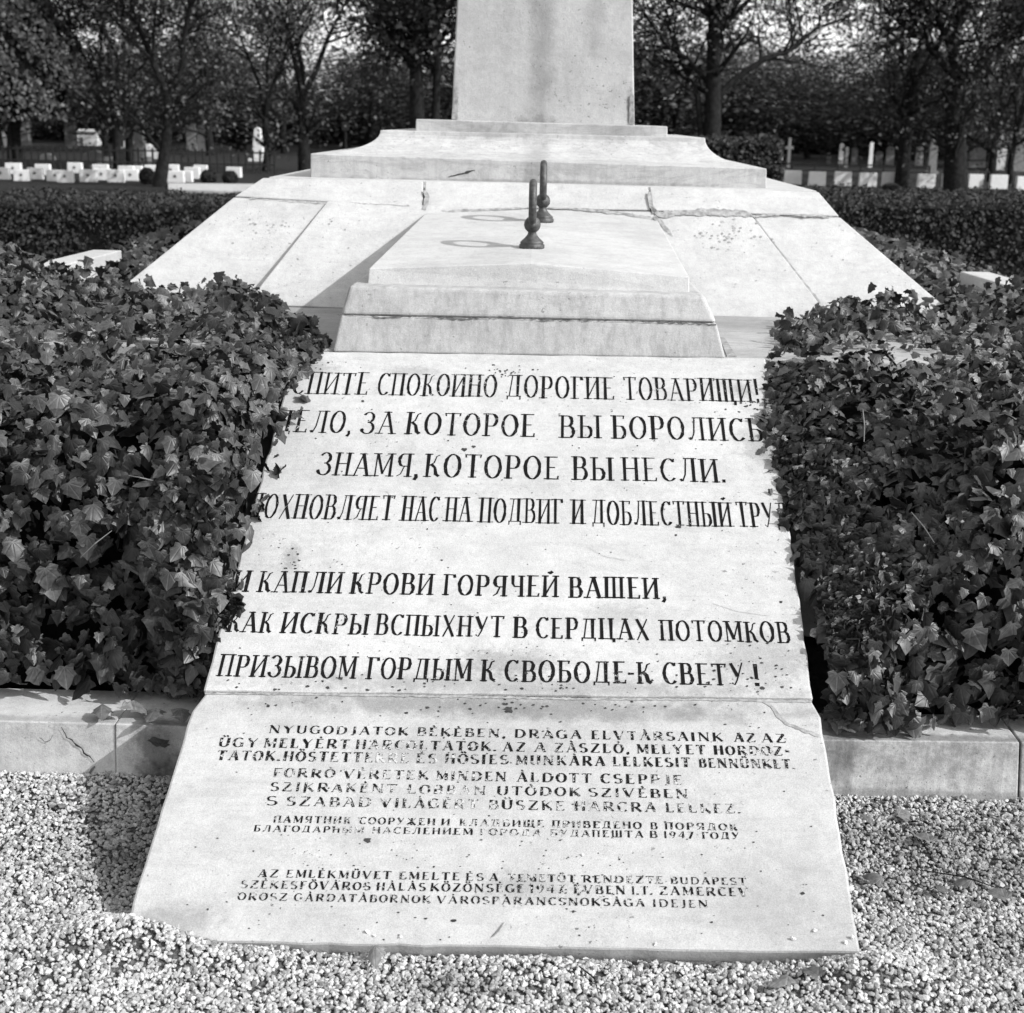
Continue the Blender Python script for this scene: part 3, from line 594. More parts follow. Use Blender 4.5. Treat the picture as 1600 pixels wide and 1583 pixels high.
SM = [((421, 1133.4, 1220, 1147, 12, 13.5), [('NYUGODJATOK', 421, 638), ('BÉKÉBEN,', 652, 791), ('DRÁGA', 804, 908), ('ELVTÁRSAINK', 924, 1129), ('AZ', 1147, 1180), ('AZ', 1190, 1227)]),
 ((343, 1153, 1230, 1167, 14, 14), [('ÜGY', 343, 403), ('MELYÉRT', 413, 546), ('HARCOLTATOK.', 557, 776), ('AZ', 786, 821), ('A', 835, 853), ('ZÁSZLÓ,', 866, 984), ('MELYET', 995, 1102), ('HORDOZ-', 1116, 1234)]),
 ((340, 1172.5, 1235, 1187.5, 15, 14), [('TATOK.', 340, 439), ('HŐSTETTEKRE', 444, 639), ('ÉS', 651, 683), ('HŐSIES', 696, 794), ('MUNKÁRA', 806, 945), ('LELKESIT', 958, 1078), ('BENNÜNKET.', 1092, 1242)]),
 ((428, 1200.6, 1060, 1211.6, 13.5, 14.5), [('FORRÓ', 428, 523), ('VÉRETEK', 537, 670), ('MINDEN', 682, 791), ('ÁLDOTT', 808, 924), ('CSEPPJE', 939, 1066)]),
 ((425, 1222.5, 1070, 1234, 13.5, 13.5), [('SZIKRAKÉNT', 423, 620), ('LOBBAN', 637, 759), ('UTÓDOK', 777, 907), ('SZIVÉBEN', 920, 1075)]),
 ((420, 1244, 1150, 1257, 14.5, 14), [('S', 416, 434), ('SZABAD', 448, 580), ('VILÁGÉRT', 595, 747), ('BÜSZKE', 764, 882), ('HARCRA', 898, 1025), ('LELKEZ.', 1040, 1157)]),
 ((428, 1274.7, 1150, 1287.5, 10.5, 10.5), [('ПАМЯТНИК', 428, 548), ('СООРУЖЕН', 562, 680), ('И', 690, 703), ('КЛАДБИЩЕ', 718, 850), ('ПРИВЕДЕНО', 863, 1002), ('В', 1016, 1027), ('ПОРЯДОК', 1039, 1152)]),
 ((400, 1289.7, 1150, 1301, 9.5, 10.5), [('БЛАГОДАРНЫМ', 397, 569), ('НАСЕЛЕНИЕМ', 582, 739), ('ГОРОДА', 750, 846), ('БУДАПЕШТА', 860, 1005), ('В', 1015, 1027), ('1947', 1037, 1083), ('ГОДУ', 1097, 1155)]),
 ((410, 1358.6, 1160, 1372.5, 12, 10.5), [('AZ', 404, 435), ('EMLÉKMŰVET', 448, 611), ('EMELTE', 624, 718), ('ÉS', 728, 756), ('A', 765, 778), ('TEMETŐT', 794, 899), ('RENDEZTE', 911, 1036), ('BUDAPEST', 1048, 1166)]),
 ((380, 1376, 1160, 1387.5, 12, 13), [('SZÉKESFŐVÁROS', 377, 579), ('HÁLÁS', 589, 665), ('KÖZÖNSÉGE', 673, 819), ('1947', 828, 881), ('ÉVBEN', 897, 977), ('I.T.', 987, 1019), ('ZAMERCEV', 1030, 1169)]),
 ((375, 1395, 1100, 1407, 11.5, 11.5), [('OROSZ', 372, 449), ('GÁRDATÁBORNOK', 460, 673), ('VÁROSPARANCSNOKSÁGA', 683, 1007), ('IDEJEN', 1020, 1106)])]
write(BIG[:4], S1, slab1, M_PL, .118, .05, .10, .15, 'black serif Cyrillic letters cut into the stone', .22)
write(BIG[4:], S1, slab1, M_PL, .135, .062, .10, .15, 'bold black serif Cyrillic letters cut into the stone', .22)
write(SM, S2, slab2, M_PS, .20, .06, .09, .22, 'small worn black capital letters', .22)

# ------------------------------------------------------------------ curb stones
def curb(name, label, pt, pb, yf, depth, mat, bev=.0035):
    f = [aty(pt[0][0], pt[0][1], yf+.004), aty(pt[1][0], pt[1][1], yf+.004), aty(pb[1][0], pb[1][1], yf)-Vector((0, 0, .05)), aty(pb[0][0], pb[0][1], yf)-Vector((0, 0, .05))]
    b = [p+Vector((0, depth, 0)) for p in f]; o = from_bm(name, bm_prism(f, b), mat, None, bevel=bev, seg=3); return tag(o, label, 'curb stone', 'low border stones of the ivy beds')
o = curb('curb_stone', 'cracked curb stone at the left edge below the ivy bed', ((-420, 1116), (180, 1131)), ((-420, 1214), (180, 1229)), 3.08, .20, M_CURBL)
ribbon('crack_or_shade', [(95, 1135), (100, 1143), (104, 1152), (112, 1156), (119, 1164), (128, 1169), (131, 1177), (140, 1182), (147, 1191)], [.6, 1, 1.8, 1.6, 2.6, 1.8, 3, 2.2, 1.2], lambda x, y: aty(x, y, 3.0793), M_CRACK, o, 0, .5, .8)
ribbon('crack_or_shade', [(62, 1152), (70, 1160), (78, 1157), (83, 1148)], [.8, 1.2, 1.2, .6], lambda x, y: aty(x, y, 3.0793), M_JOINT_SHADE, o, 0, .5, .8)
ribbon('crack_or_shade', [(148, 1198), (136, 1212), (126, 1226)], [3, 4, 5], lambda x, y: aty(x, y, 3.0793), M_JOINT_SHADE, o, 0, .3, .6)  # painted edge of the shadow that the slab casts on the curb
curb('curb_stone', 'stained dark curb stone with a dead maple leaf beside the left of the slab', ((180.2, 1131), (330, 1137)), ((180.2, 1229), (330, 1234)), 3.076, .20, M_CURBL)
curb('curb_stone', 'long clean curb stone right of the slab below the ivy', ((1270, 1156), (1593, 1160)), ((1270, 1229), (1593, 1243)), 3.08, .16, M_CURBR)
curb('curb_stone', 'curb stone end just showing at the right edge of the view', ((1596, 1160), (2050, 1170)), ((1596, 1243), (2050, 1256)), 3.083, .16, M_CURBR)
# low blocks on the terrace edge, running towards the viewer
def block(label, pa, pb, y0, y1, w, zt, sgn, mat):
    A = atz(*pa, zt); B = Vector((A.x+sgn*.10, y1, zt-.01)); A.y = y0
    t = [A, B, B+Vector((sgn*w, 0, 0)), A+Vector((sgn*w, 0, 0))]
    o = from_bm('edging_block', bm_prism(t, [p-Vector((0, 0, zt-.80)) for p in t]), mat, bevel=.005); return tag(o, label, 'edging block', 'low blocks at the terrace corners')
zt = .945
A = atz(190, 391, zt); block('low white edging block left of the battered plinth half hidden by ivy', (190, 391), None, A.y, 5.3, .13, zt, -1, M_BAT)
A = atz(1500, 424, zt); block('low edging block with a shaded side right of the battered plinth', (1500, 424), None, A.y, 5.3, .13, zt, 1, M_BAT)

# ------------------------------------------------------------------ ivy
def leaf_template(wl=1.0, notch=.13, droop=.18, fold=.30, side=.45):
    half = [(.20*wl, -notch), (.44*wl, -.04), (.37*wl, .20), (.52*wl, side), (.36*wl, .50), (.21*wl, .76)]
    sp = [(0, 0), (0, .36), (0, .66), (0, 1.0)]
    V = [(x, y) for x, y in sp]+half+[(-x, y) for x, y in half]; F = []
    s0, s1, s2, tp = 0, 1, 2, 3
    for o, fl in ((4, 0), (10, 1)):
        r = [o+i for i in range(6)]
        tr = [(s0, r[0], r[1]), (s0, r[1], r[2]), (s0, r[2], s1), (s1, r[2], r[3]), (s1, r[3], r[4]), (s1, r[4], s2), (s2, r[4], r[5]), (s2, r[5], tp)]
        F += [t[::-1] if fl else t for t in tr]
    V = np.array(V, float); uv = V.copy(); z = -fold*np.abs(V[:, 0])**1.1+.05*np.sin(V[:, 1]*9+V[:, 0]*5)-droop*V[:, 1]**2
    z = z+.12*np.where(np.abs(V[:, 0]) > .4*wl, rng.uniform(-.6, 1, len(V)), 0)
    return np.column_stack([V[:, 0], V[:, 1]-.3, z]), np.array(F), uv
TPL = [leaf_template(*a) for a in ((1, .13, .18, .3, .38), (.9, .1, .35, .5, .30), (1.05, .15, .1, -.2, .42), (1.0, .06, .3, .2, .28), (.85, .12, .1, .6, .34), (1.05, .16, .45, .4, .30))]
def frames(N_, T_):
    """rotation matrices with z = N_, y near T_"""
    N_ = N_/np.linalg.norm(N_, axis=1, keepdims=True); T_ = T_-N_*(N_*T_).sum(1, keepdims=True); T_ /= np.linalg.norm(T_, axis=1, keepdims=True)+1e-9
    return np.stack([np.cross(T_, N_), T_, N_], 2)
def project(P):
    inv = np.array(RC.to_3x3().transposed()); q = (P-np.array(O))@inv.T
    return CX+FPX*q[:, 0]/-q[:, 2], CY-FPX*q[:, 1]/-q[:, 2], -q[:, 2]
def ivy(name, label, P, Nn, size, parent_loc, nobj=300, mat=M_IVY, tone=None, tilt=.62, front=None):
    n = len(P); k = rng.integers(0, len(TPL), n)
    Nn = Nn/np.linalg.norm(Nn, axis=1, keepdims=True)+np.array([0.05, -.22, .12])+rng.normal(0, tilt, (n, 3))*np.array([1, 1, 1])
    T_ = np.array([0, 0, -1.])+rng.normal(0, .38, (n, 3)); R = frames(Nn, T_); R = R.copy()
    th = thing(name, label, 'ivy', parent_loc)
    tone = np.clip(rng.beta(1.3, 2.2, n), 0, 1) if tone is None else tone
    front_i = set()
    if nobj:
        px, py, dz = project(P); vis = (px > -10) & (px < 1610) & (py > 380) & (py < 1160)
        score = np.where(vis & front, size/dz, -1); front_i = set(np.argsort(-score)[:nobj].tolist())
        meshes = []
        for j, (V, F, uv) in enumerate(TPL):
            me = np_mesh('leaf', V, F, np.full(len(F), .5), uv, True); me.materials.append(M_IVYO); meshes.append(me)
        for i in front_i:
            m = Matrix([[*R[i][r], P[i][r]] for r in range(3)]+[[0, 0, 0, 1]]) @ Matrix.Scale(size[i], 4)
            o = bpy.data.objects.new('leaf', meshes[k[i]]); COL.objects.link(o); o.parent = th; o.matrix_basis = Matrix.Translation(-Vector(parent_loc)) @ m
    Vs, Fs, Us, Ts, off = [], [], [], [], 0; keep = np.array([i not in front_i for i in range(n)])
    for j, (V, F, uv) in enumerate(TPL):
        idx = np.where((k == j) & keep)[0]; m = len(idx)
        if not m: continue
        vv = np.einsum('nij,kj->nki', R[idx], V)*size[idx][:, None, None]+P[idx][:, None]
        Vs.append(vv.reshape(-1, 3)); Fs.append((F[None]+off+(np.arange(m)*len(V))[:, None, None]).reshape(-1, 3)); Us.append(np.tile(uv, (m, 1))); Ts.append(np.repeat(tone[idx], len(F))); off += m*len(V)
    o = link('foliage', np_mesh('foliage', np.concatenate(Vs), np.concatenate(Fs), np.concatenate(Ts), np.concatenate(Us), True), mat, th); o['kind'] = 'stuff'
    return th
PROF = np.array([(3.215, .165), (3.185, .30), (3.185, .47), (3.21, .62), (3.28, .745), (3.45, .83), (3.80, .875), (4.3, .905), (5.0, .935), (5.5, .92), (5.85, .70), (5.98, .30)])
seg = np.linalg.norm(np.diff(PROF, axis=0), axis=1); cum = np.concatenate([[0], np.cumsum(seg)])
XIN = {-1: ([3.1, 3.4, 3.7, 3.95, 4.2, 4.4, 5.2, 5.9], [.735, .705, .69, .665, .64, .66, 1.04, 1.45]),
       1: ([3.1, 3.4, 3.7, 3.95, 4.2, 4.35, 5.0, 5.3, 5.9], [.745, .725, .69, .68, .695, .79, .85, 1.10, 1.55])}
def slabz(y):
    return np.where(y < 3.03, .264, np.where(y < 4.22, .268+(y-3.03)*(.602/1.19), TZ))
def ivysurf(sgn, s, x, lift=0.0):
    """s: arc length of the profile, x: distance from the axis; -> points"""
    y = np.interp(s, cum, PROF[:, 0]); z = np.interp(s, cum, PROF[:, 1])
    b = .042*noise2(x*sgn, s, 21+sgn, 1.3)+.032*noise2(x, s, 23+sgn, 2.6)
    y = y-(.075*np.exp(-(s/.55)**2) if sgn > 0 else .0); z = z+b*np.clip(s/.3, 0, 1)*.9; y = y-b*.9*(s < .9)
    if sgn < 0: z = z+.12*np.exp(-((x-2.12)/.24)**2)*np.clip((y-4.3)/.6, 0, 1)
    else: z = z-.01+.10*np.exp(-((x-2.12)/.28)**2)*np.clip((y-4.1)/.6, 0, 1) - .05*np.exp(-((y-4.32)/.12)**2)*np.clip((1.35-x)/.3, 0, 1)
    xin = np.interp(y, *XIN[sgn])+.03*noise2(y, y*0, 31+sgn, 1.2)+.012*noise2(y, y*0, 32, 4)
    e = np.clip((x-xin)/(.11 if sgn < 0 else .24), 0, 1); lo = np.minimum(np.maximum(slabz(y), .17)-.0, z); lo = np.where(y < 3.25, z, lo)
    z = lo+(z-lo)*(np.sqrt(1-(1-e)**2) if sgn < 0 else e**.75)+lift
    return np.stack([AX+sgn*x, y, z], -1), xin
for sgn, lab in ((-1, 'dense dark ivy mound spilling over the left edge of the slab'), (1, 'dense dark ivy mound along the right edge of the slab')):
    n0 = 17500
    s = rng.uniform(0, cum[-1], n0)**1.0; x = rng.uniform(.55, 2.55, n0)
    ne = 3200 if sgn < 0 else 2000; s = np.concatenate([s, rng.uniform(0, 1.9, ne)]); x = np.concatenate([x, np.interp(np.interp(s[n0:], cum, PROF[:, 0]), *XIN[sgn])+.01+.15*rng.random(ne)**1.6])
    P, xin = ivysurf(sgn, s, x); ok = x > xin-.01; s, x, P = s[ok], x[ok], P[ok]
    e = 1e-2; Pu, _ = ivysurf(sgn, s+e, x); Pv, _ = ivysurf(sgn, s, x+e); Nn = np.cross(Pv-P, Pu-P)*sgn; Nn /= np.linalg.norm(Nn, axis=1, keepdims=True)+1e-9
    # extra curtain on the inner flank over the slab
    layer = rng.choice([0, 1, 2], len(P), p=[.40, .33, .27]); depth = layer*.045+rng.uniform(-.012, .012, len(P)); depth = np.where(rng.uniform(0, 1, len(P)) < .06, -.035, depth)
    P = P-Nn*depth[:, None]
    kk = np.abs(P[:, 0]-AX) > np.interp(P[:, 1], *XIN[sgn])-.035; P, Nn, layer = P[kk], Nn[kk], layer[kk]
    xa = np.abs(P[:, 0]-AX); near = np.clip(1-(xa-.6)/.5, 0, 1)
    size = .020+.045*rng.beta(1.5, 2.6, len(P)); size *= np.where(P[:, 1] < 3.6, 1.08, .88)
    if sgn > 0: P[:, 2] = np.minimum(P[:, 2], slabz(P[:, 1])+.008+.5*np.maximum(xa-.70, 0)+.8*np.maximum(xa-1.05, 0))
    P[:, 2] = np.maximum(P[:, 2], np.where(xa < .73, slabz(P[:, 1])+.012, .19))
    ivy('ivy_bush', lab, P, Nn, size, (AX+sgn*1.5, 3.9, .17), 300, front=(layer == 0))
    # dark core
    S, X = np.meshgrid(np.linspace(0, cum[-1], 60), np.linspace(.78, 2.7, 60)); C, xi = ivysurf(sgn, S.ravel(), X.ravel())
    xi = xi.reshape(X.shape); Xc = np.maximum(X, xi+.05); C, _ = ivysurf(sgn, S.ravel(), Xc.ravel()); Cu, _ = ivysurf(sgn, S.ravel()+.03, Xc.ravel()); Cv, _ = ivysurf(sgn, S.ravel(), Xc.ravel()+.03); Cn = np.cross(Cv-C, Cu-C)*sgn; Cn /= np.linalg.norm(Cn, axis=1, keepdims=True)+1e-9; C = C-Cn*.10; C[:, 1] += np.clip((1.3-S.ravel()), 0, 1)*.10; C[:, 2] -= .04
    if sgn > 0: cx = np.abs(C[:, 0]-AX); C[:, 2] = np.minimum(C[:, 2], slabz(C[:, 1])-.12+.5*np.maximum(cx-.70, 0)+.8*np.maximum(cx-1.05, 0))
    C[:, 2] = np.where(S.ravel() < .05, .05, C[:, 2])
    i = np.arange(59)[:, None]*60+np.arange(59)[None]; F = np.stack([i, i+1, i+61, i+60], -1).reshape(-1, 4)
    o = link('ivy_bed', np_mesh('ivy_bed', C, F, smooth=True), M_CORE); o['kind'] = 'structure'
# side ivy patches behind the blocks
for sgn, lab in ((-1, 'low ivy patch behind the left edging block at the foot of the plinth'), (1, 'low ivy patch behind the right edging block at the foot of the plinth')):
    n0 = 2600; y = rng.uniform(6.15, 9.3, n0); x = 1.2+(.95+.15*(sgn > 0))*rng.random(n0)**.8; h = .84+.12*np.sin(np.clip((y-6.1)/3.2, 0, 1)*math.pi)**.6*np.clip((2.2-x)/.35, 0, 1)+.03*noise2(x, y, 41+sgn, 1)
    h = np.where(x > 2.3, h-(x-2.3)*1.6, h); P = np.stack([AX+sgn*x, y, h+rng.uniform(-.03, .03, n0)], 1)
    ivy('ivy_patch', lab, P, np.tile([0, -.25, 1.0], (n0, 1)), .032+.03*rng.random(n0), (AX+sgn*1.9, 7.5, .8), 0, tilt=.6)
# stray twigs in the ivy
def tube(bm, pts, rads, n=5):
    prev = None
    for i, (p, r) in enumerate(zip(pts, rads)):
        d = (Vector(pts[min(i+1, len(pts)-1)])-Vector(pts[max(i-1, 0)])).normalized(); a = d.orthogonal().normalized() if abs(d.z) < .9 else d.cross(Vector((1, 0, 0))).normalized(); 
        if prev: a = (prev[1]-d*prev[1].dot(d)).normalized()
        b = d.cross(a); rg = [bm.verts.new(Vector(p)+(a*math.cos(2*math.pi*k/n)+b*math.sin(2*math.pi*k/n))*r) for k in range(n)]
        if prev:
            for k in range(n): bm.faces.new((prev[0][k], prev[0][(k+1) % n], rg[(k+1) % n], rg[k]))
        prev = (rg, a)
    return bm
for (a, b, y, lab) in (((126, 871), (175, 829), 3.10, 'pale thin twig lying across the lower left ivy'), ((201, 743), (240, 751), 3.22, 'short pale twig stuck in the middle of the left ivy'),
                  ((1424, 800), (1460, 848), 3.12, 'pale slanting twig in the right ivy'), ((1350, 690), (1348, 640), 3.2, 'upright thin bare stem in the right ivy')):
    A, B = aty(*a, y), aty(*b, y); bm = bmesh.new(); tube(bm, [A, A.lerp(B, .5)+Vector((0, -.01, .004)), B], [.0012, .0016, .001], 4); tag(from_bm('twig', bm, M_GREY), lab, 'twig')

# ------------------------------------------------------------------ fallen leaves and litter
def dead_leaf(px, py, size, lab, pl=None, z=.0, rot=0, curl=1, maple=False, vertical=False):
    V, F, uv = TPL[random.choice((0, 2, 5))]; V = V.copy(); V[:, 2] *= 1.6*curl
    n = Vector((0, 0, 1)) if pl is None else pl[1]
    p = (atz(px, py, z) if pl is None else atp(px, py, pl)) if not vertical else aty(px, py, 3.045)
    me = np_mesh('fallen_leaf', V*size, F, np.full(len(F), random.uniform(.2, .9)), uv, True)
    o = link('fallen_leaf', me, M_DEAD); o.location = p+n*.012
    o.rotation_euler = (random.uniform(-.35, .35), random.uniform(-.35, .35), rot) if not vertical else (math.radians(55), 0, math.radians(175))
    return tag(o, lab, 'leaf', 'dead leaves fallen on the gravel and curb')
DL = [(95, 1262, .055, 'dead leaf on gravel nearest the left curb, left of the slab'), (190, 1232, .045, 'dead leaf on gravel touching the left curb foot'), (130, 1273, .03, 'small dark dead leaf on left gravel between two others'),
 (1350, 1282, .05, 'dead leaf on the right gravel nearest the slab edge'), (1412, 1283, .055, 'dark dead leaf right of the slab under the curb'), (1445, 1318, .06, 'large dark dead leaf in the middle of the right gravel'),
 (1370, 1374, .05, 'faded dead leaf beside the slab right edge'), (1465, 1388, .055, 'curled grey dead leaf on the right gravel'), (1510, 1378, .05, 'flat dead leaf on the right gravel with a thin stalk'), (1562, 1407, .055, 'pointed dark dead leaf near the right picture edge'),
 (1222, 1535, .06, 'pale dead leaf on gravel before the slab'), (1272, 1529, .05, 'nearly black dead leaf on gravel before the slab'), (584, 1490, .05, 'grey dead leaf by the front edge of the slab'), (1350, 1262, .05, 'pale dead leaf just below the right curb'), (1515, 1262, .045, 'dark dead leaf below the right curb')]
for i, (px, py, sz, lab) in enumerate(DL): dead_leaf(px, py, sz*.8, lab, rot=random.uniform(0, 6.28))
for px, py, sz, lab in ((160, 1108, .05, 'curled dead leaf on the left curb top, the leftmost there'), (218, 1103, .055, 'broad pale dead leaf on the left curb top'), (240, 1118, .055, 'lobed grey dead leaf overhanging the left curb edge'), (283, 1118, .05, 'dead leaf on the curb top touching the slab'), (196, 1112, .035, 'small dark dead leaf on the left curb top')):
    dead_leaf(px, py, sz, lab, z=.168, rot=random.uniform(2, 4.4))
dead_leaf(248, 1168, .05, 'pale lobed leaf caught upright against the dark curb stone', vertical=True, curl=.6)
for (x0, y0, x1, y1, lab) in ((905, 1510, 936, 1556, 'thin dry stalk on gravel before the middle of the slab'), (1440, 1360, 1560, 1388, 'thin dark twig on the right gravel among dead leaves'), (752, 1470, 790, 1440, 'straw leaning on the front edge of the lower slab')):
    A, B = atz(x0, y0, .004), atz(x1, y1, .006); 
    if 'straw' in lab: B = atp(x1, y1, S2, .004); A = atz(x0, y0+8, .0)
    bm = bmesh.new(); tube(bm, [A, A.lerp(B, .5)+Vector((.01, 0, .006)), B], [.0013, .0017, .0009], 4); tag(from_bm('twig', bm, M_MORT_SHADE if 'straw' in lab else M_BARK), lab, 'twig')
# loose stones on the slab
for px, py, r, lab in ((1273, 1455, .0052, 'white pebble highest on the lower right of the slab'), (1239, 1468, .0062, 'white pebble on the slab, left of the highest one'), (1321, 1474, .006, 'white pebble near the lower right slab corner'), (1331, 1466, .006, 'white pebble at the right slab edge corner'),
                  (574, 1457, .005, 'white pebble near the lower slab edge, left half'), (585, 1463, .005, 'white pebble beside another near the lower slab edge'), (626, 1465, .005, 'single white pebble on the lower slab edge'), (910, 1337, .0045, 'tiny white pebble in the middle of the lower slab'), (1024, 1476, .004, 'tiny pebble close to the lower slab edge')):
    p = atp(px, py, S2)+S2[1]*r*.55; V = shapes[random.randrange(24)]*r; me = np_mesh('pebble', V, IF, np.full(20, .7)); o = link('pebble', me, M_PEB); o.location = p; o.rotation_euler = (random.random(), random.random(), random.random()*6); tag(o, lab, 'pebble', 'loose pebbles lying on the lower slab')

# ------------------------------------------------------------------ hedges (clipped)
def quads(P, Nn, size, tone, asp=.7):
    n = len(P); R = frames(Nn, rng.normal(0, 1, (n, 3))); q = np.array([(-.5, 0, 0), (0, -asp/2, .08), (.5, 0, 0), (0, asp/2, .08)])
    V = np.einsum('nij,kj->nki', R, q)*size[:, None, None]+P[:, None]
    return V.reshape(-1, 3), np.arange(n*4).reshape(n, 4), tone
def hedge(label, x0, x1, y0, y1, z1, n, seed, lsz=.045, cat='hedge', name='hedge'):
    t = thing(name, label, cat, ((x0+x1)/2, (y0+y1)/2, 0)); bm = bm_box((x0+x1)/2, (y0+y1)/2, -.01, x1-x0-.1, y1-y0-.1, z1-.05)
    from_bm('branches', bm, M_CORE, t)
    A = np.array([(x1-x0)*z1, (x1-x0)*(y1-y0)*.8, (y1-y0)*z1, (y1-y0)*z1]); f = rng.choice(4, n, p=A/A.sum()); u, v = rng.random(n), rng.random(n); P = np.zeros((n, 3)); Nn = np.zeros((n, 3))
    m = f == 0; P[m] = np.stack([x0+(x1-x0)*u, y0+0*u, z1*v], 1)[m]; Nn[m] = (0, -1, .4)
    m = f == 1; P[m] = np.stack([x0+(x1-x0)*u, y0+(y1-y0)*v, z1+0*u], 1)[m]; Nn[m] = (0, -.2, 1)
    m = f == 2; P[m] = np.stack([x0+0*u, y0+(y1-y0)*u, z1*v], 1)[m]; Nn[m] = (-1, 0, .4)
    m = f == 3; P[m] = np.stack([x1+0*u, y0+(y1-y0)*u, z1*v], 1)[m]; Nn[m] = (1, 0, .4)
    b = .05*noise2(P[:, 0], P[:, 2]+P[:, 1], seed, .7)+.03*noise2(P[:, 0], P[:, 2]+P[:, 1], seed+1, 2.5)
    P = P+Nn*b[:, None]+rng.normal(0, .022, (n, 3)); P[:, 2] = np.maximum(P[:, 2], .01)
    V, F, tn = quads(P, Nn+rng.normal(0, .7, (n, 3)), lsz*rng.uniform(.6, 1.3, n), rng.beta(1.6, 2.6, n))
    o = link('foliage', np_mesh('foliage', V, F, tn), M_HEDGE, t); o['kind'] = 'stuff'; return t
hL = atz(0, 399); hR = atz(1600, 415)
hedge('long clipped low hedge left of the monument', -9.0, -1.2, 15.0, 17.0, .61, 34000, 51)
hedge('long clipped low hedge right of the monument', 1.2, 9.0, 15.0, 17.6, .80, 40000, 61)

# ------------------------------------------------------------------ cemetery behind
def gp(px, py): return atz(px, py, -.012)
def headstone(px, base_y, w, h, label, D=None, lean=.0, th=.14, star=True, group='rows of small white headstones behind the left hedge', mat=M_WHITE):
    p = gp(px, base_y); t = thing('headstone', label, 'headstone', p, group)
    o = from_bm('block', bm_box(p.x, p.y, p.z-.02, w, th, h+.02, rot=lean, taper=random.uniform(.93, 1.0)), mat, t, bevel=.012)
    if star:
        bm = bmesh.new(); vs = []
        for i in range(10):
            a = math.pi/2+i*math.pi/5; r = .045 if i % 2 == 0 else .02; vs.append(bm.verts.new((p.x+r*math.cos(a), p.y-th/2-.012, p.z+h*.55+r*math.sin(a))))
        fr = bm.faces.new(vs); ex = bmesh.ops.extrude_face_region(bm, geom=[fr]); bmesh.ops.translate(bm, verts=[v for v in ex['geom'] if isinstance(v, bmesh.types.BMVert)], vec=(0, .014, 0)); from_bm('star', bm, M_EMB, t)
    return t
rowL = [(3, 279), (35, 281.5), (56, 279), (103, 284), (88, 282), (139, 283), (160, 280), (182, 283.5), (205, 281), (275, 284), (289, 283)]
rowM = [(22, 273.5), (68, 275.5), (118, 272), (158, 275), (198, 277), (212, 277), (238, 277), (268, 276), (301, 281), (314, 277), (366, 279)]
for i, (x, y) in enumerate(sorted(rowL)): headstone(x, y+1, random.uniform(.36, .41), .26+random.uniform(-.01, .02), 'white headstone in the front row left of the trunk, number %s from the left edge' % ('one two three four five six seven eight nine ten eleven'.split()[i]), lean=random.uniform(-.08, .08))
for i, (x, y) in enumerate(sorted(rowM)): headstone(x, y-2, random.uniform(.37, .43), .26+random.uniform(-.01, .02), 'white headstone in the second row behind the left hedge, number %s from the left edge' % ('one two three four five six seven eight nine ten eleven'.split()[i]), lean=random.uniform(-.08, .08))
rowR = [(1207, 287, 9), (1238, 287, 26), (1276, 289, 26), (1316, 289, 26), (1355, 291, 26), (1389, 290, 22), (1446, 293, 27), (1478, 293, 13), (1523, 293, 22), (1559, 294, 26), (1593, 297, 13)]
for i, (x, y, w) in enumerate(rowR):
    d = gp(x, y).y; headstone(x, y+1, w/2200*d, .37, 'white cube headstone behind the right hedge, %s from the monument' % ('first second third fourth fifth sixth seventh eighth ninth tenth eleventh'.split()[i]), group='single row of white headstones behind the right hedge', lean=random.uniform(-.05, .05), star=False)
p0, p1 = gp(263, 301), gp(412, 304); q0, q1 = gp(263, 289.5), gp(405, 291)
bm = bm_prism([p0, p1, q1, q0], [p+Vector((0, 0, .05)) for p in (p0, p1, q1, q0)]); tag(from_bm('path', bm, M_PATH), kind='structure')
def topiary(px, by, w, h, lab):
    p = gp(px, by); t = thing('round_shrub', lab, 'shrub', p, 'clipped round shrubs among the headstones'); n = 1800
    d = rng.normal(0, 1, (n, 3)); d /= np.linalg.norm(d, axis=1, keepdims=True); P = d*np.array([w/2, w/2, h/2])*rng.uniform(.9, 1.02, (n, 1))+np.array([p.x, p.y, p.z+h/2])
    V, F, tn = quads(P, d+rng.normal(0, .5, (n, 3)), rng.uniform(.05, .08, n), rng.beta(1.5, 4, n)*.6); o = link('foliage', np_mesh('foliage', V, F, tn), M_HEDGE, t); o['kind'] = 'stuff'
    bm = bmesh.new(); bmesh.ops.create_uvsphere(bm, u_segments=12, v_segments=8, radius=1); bmesh.ops.scale(bm, verts=bm.verts, vec=(w*.45, w*.45, h*.46)); bmesh.ops.translate(bm, verts=bm.verts, vec=(p.x, p.y, p.z+h/2)); from_bm('branches', bm, M_CORE, t)
topiary(230, 288, .35, .36, 'dark rounded shrub just left of the forked tree trunk'); topiary(326, 288, .36, .32, 'dark ball shrub, first right of the forked trunk'); topiary(360, 289, .34, .31, 'dark ball shrub nearest the left side of the plinth'); topiary(1392, 298, .42, .18, 'low dark shrub before the right headstones')
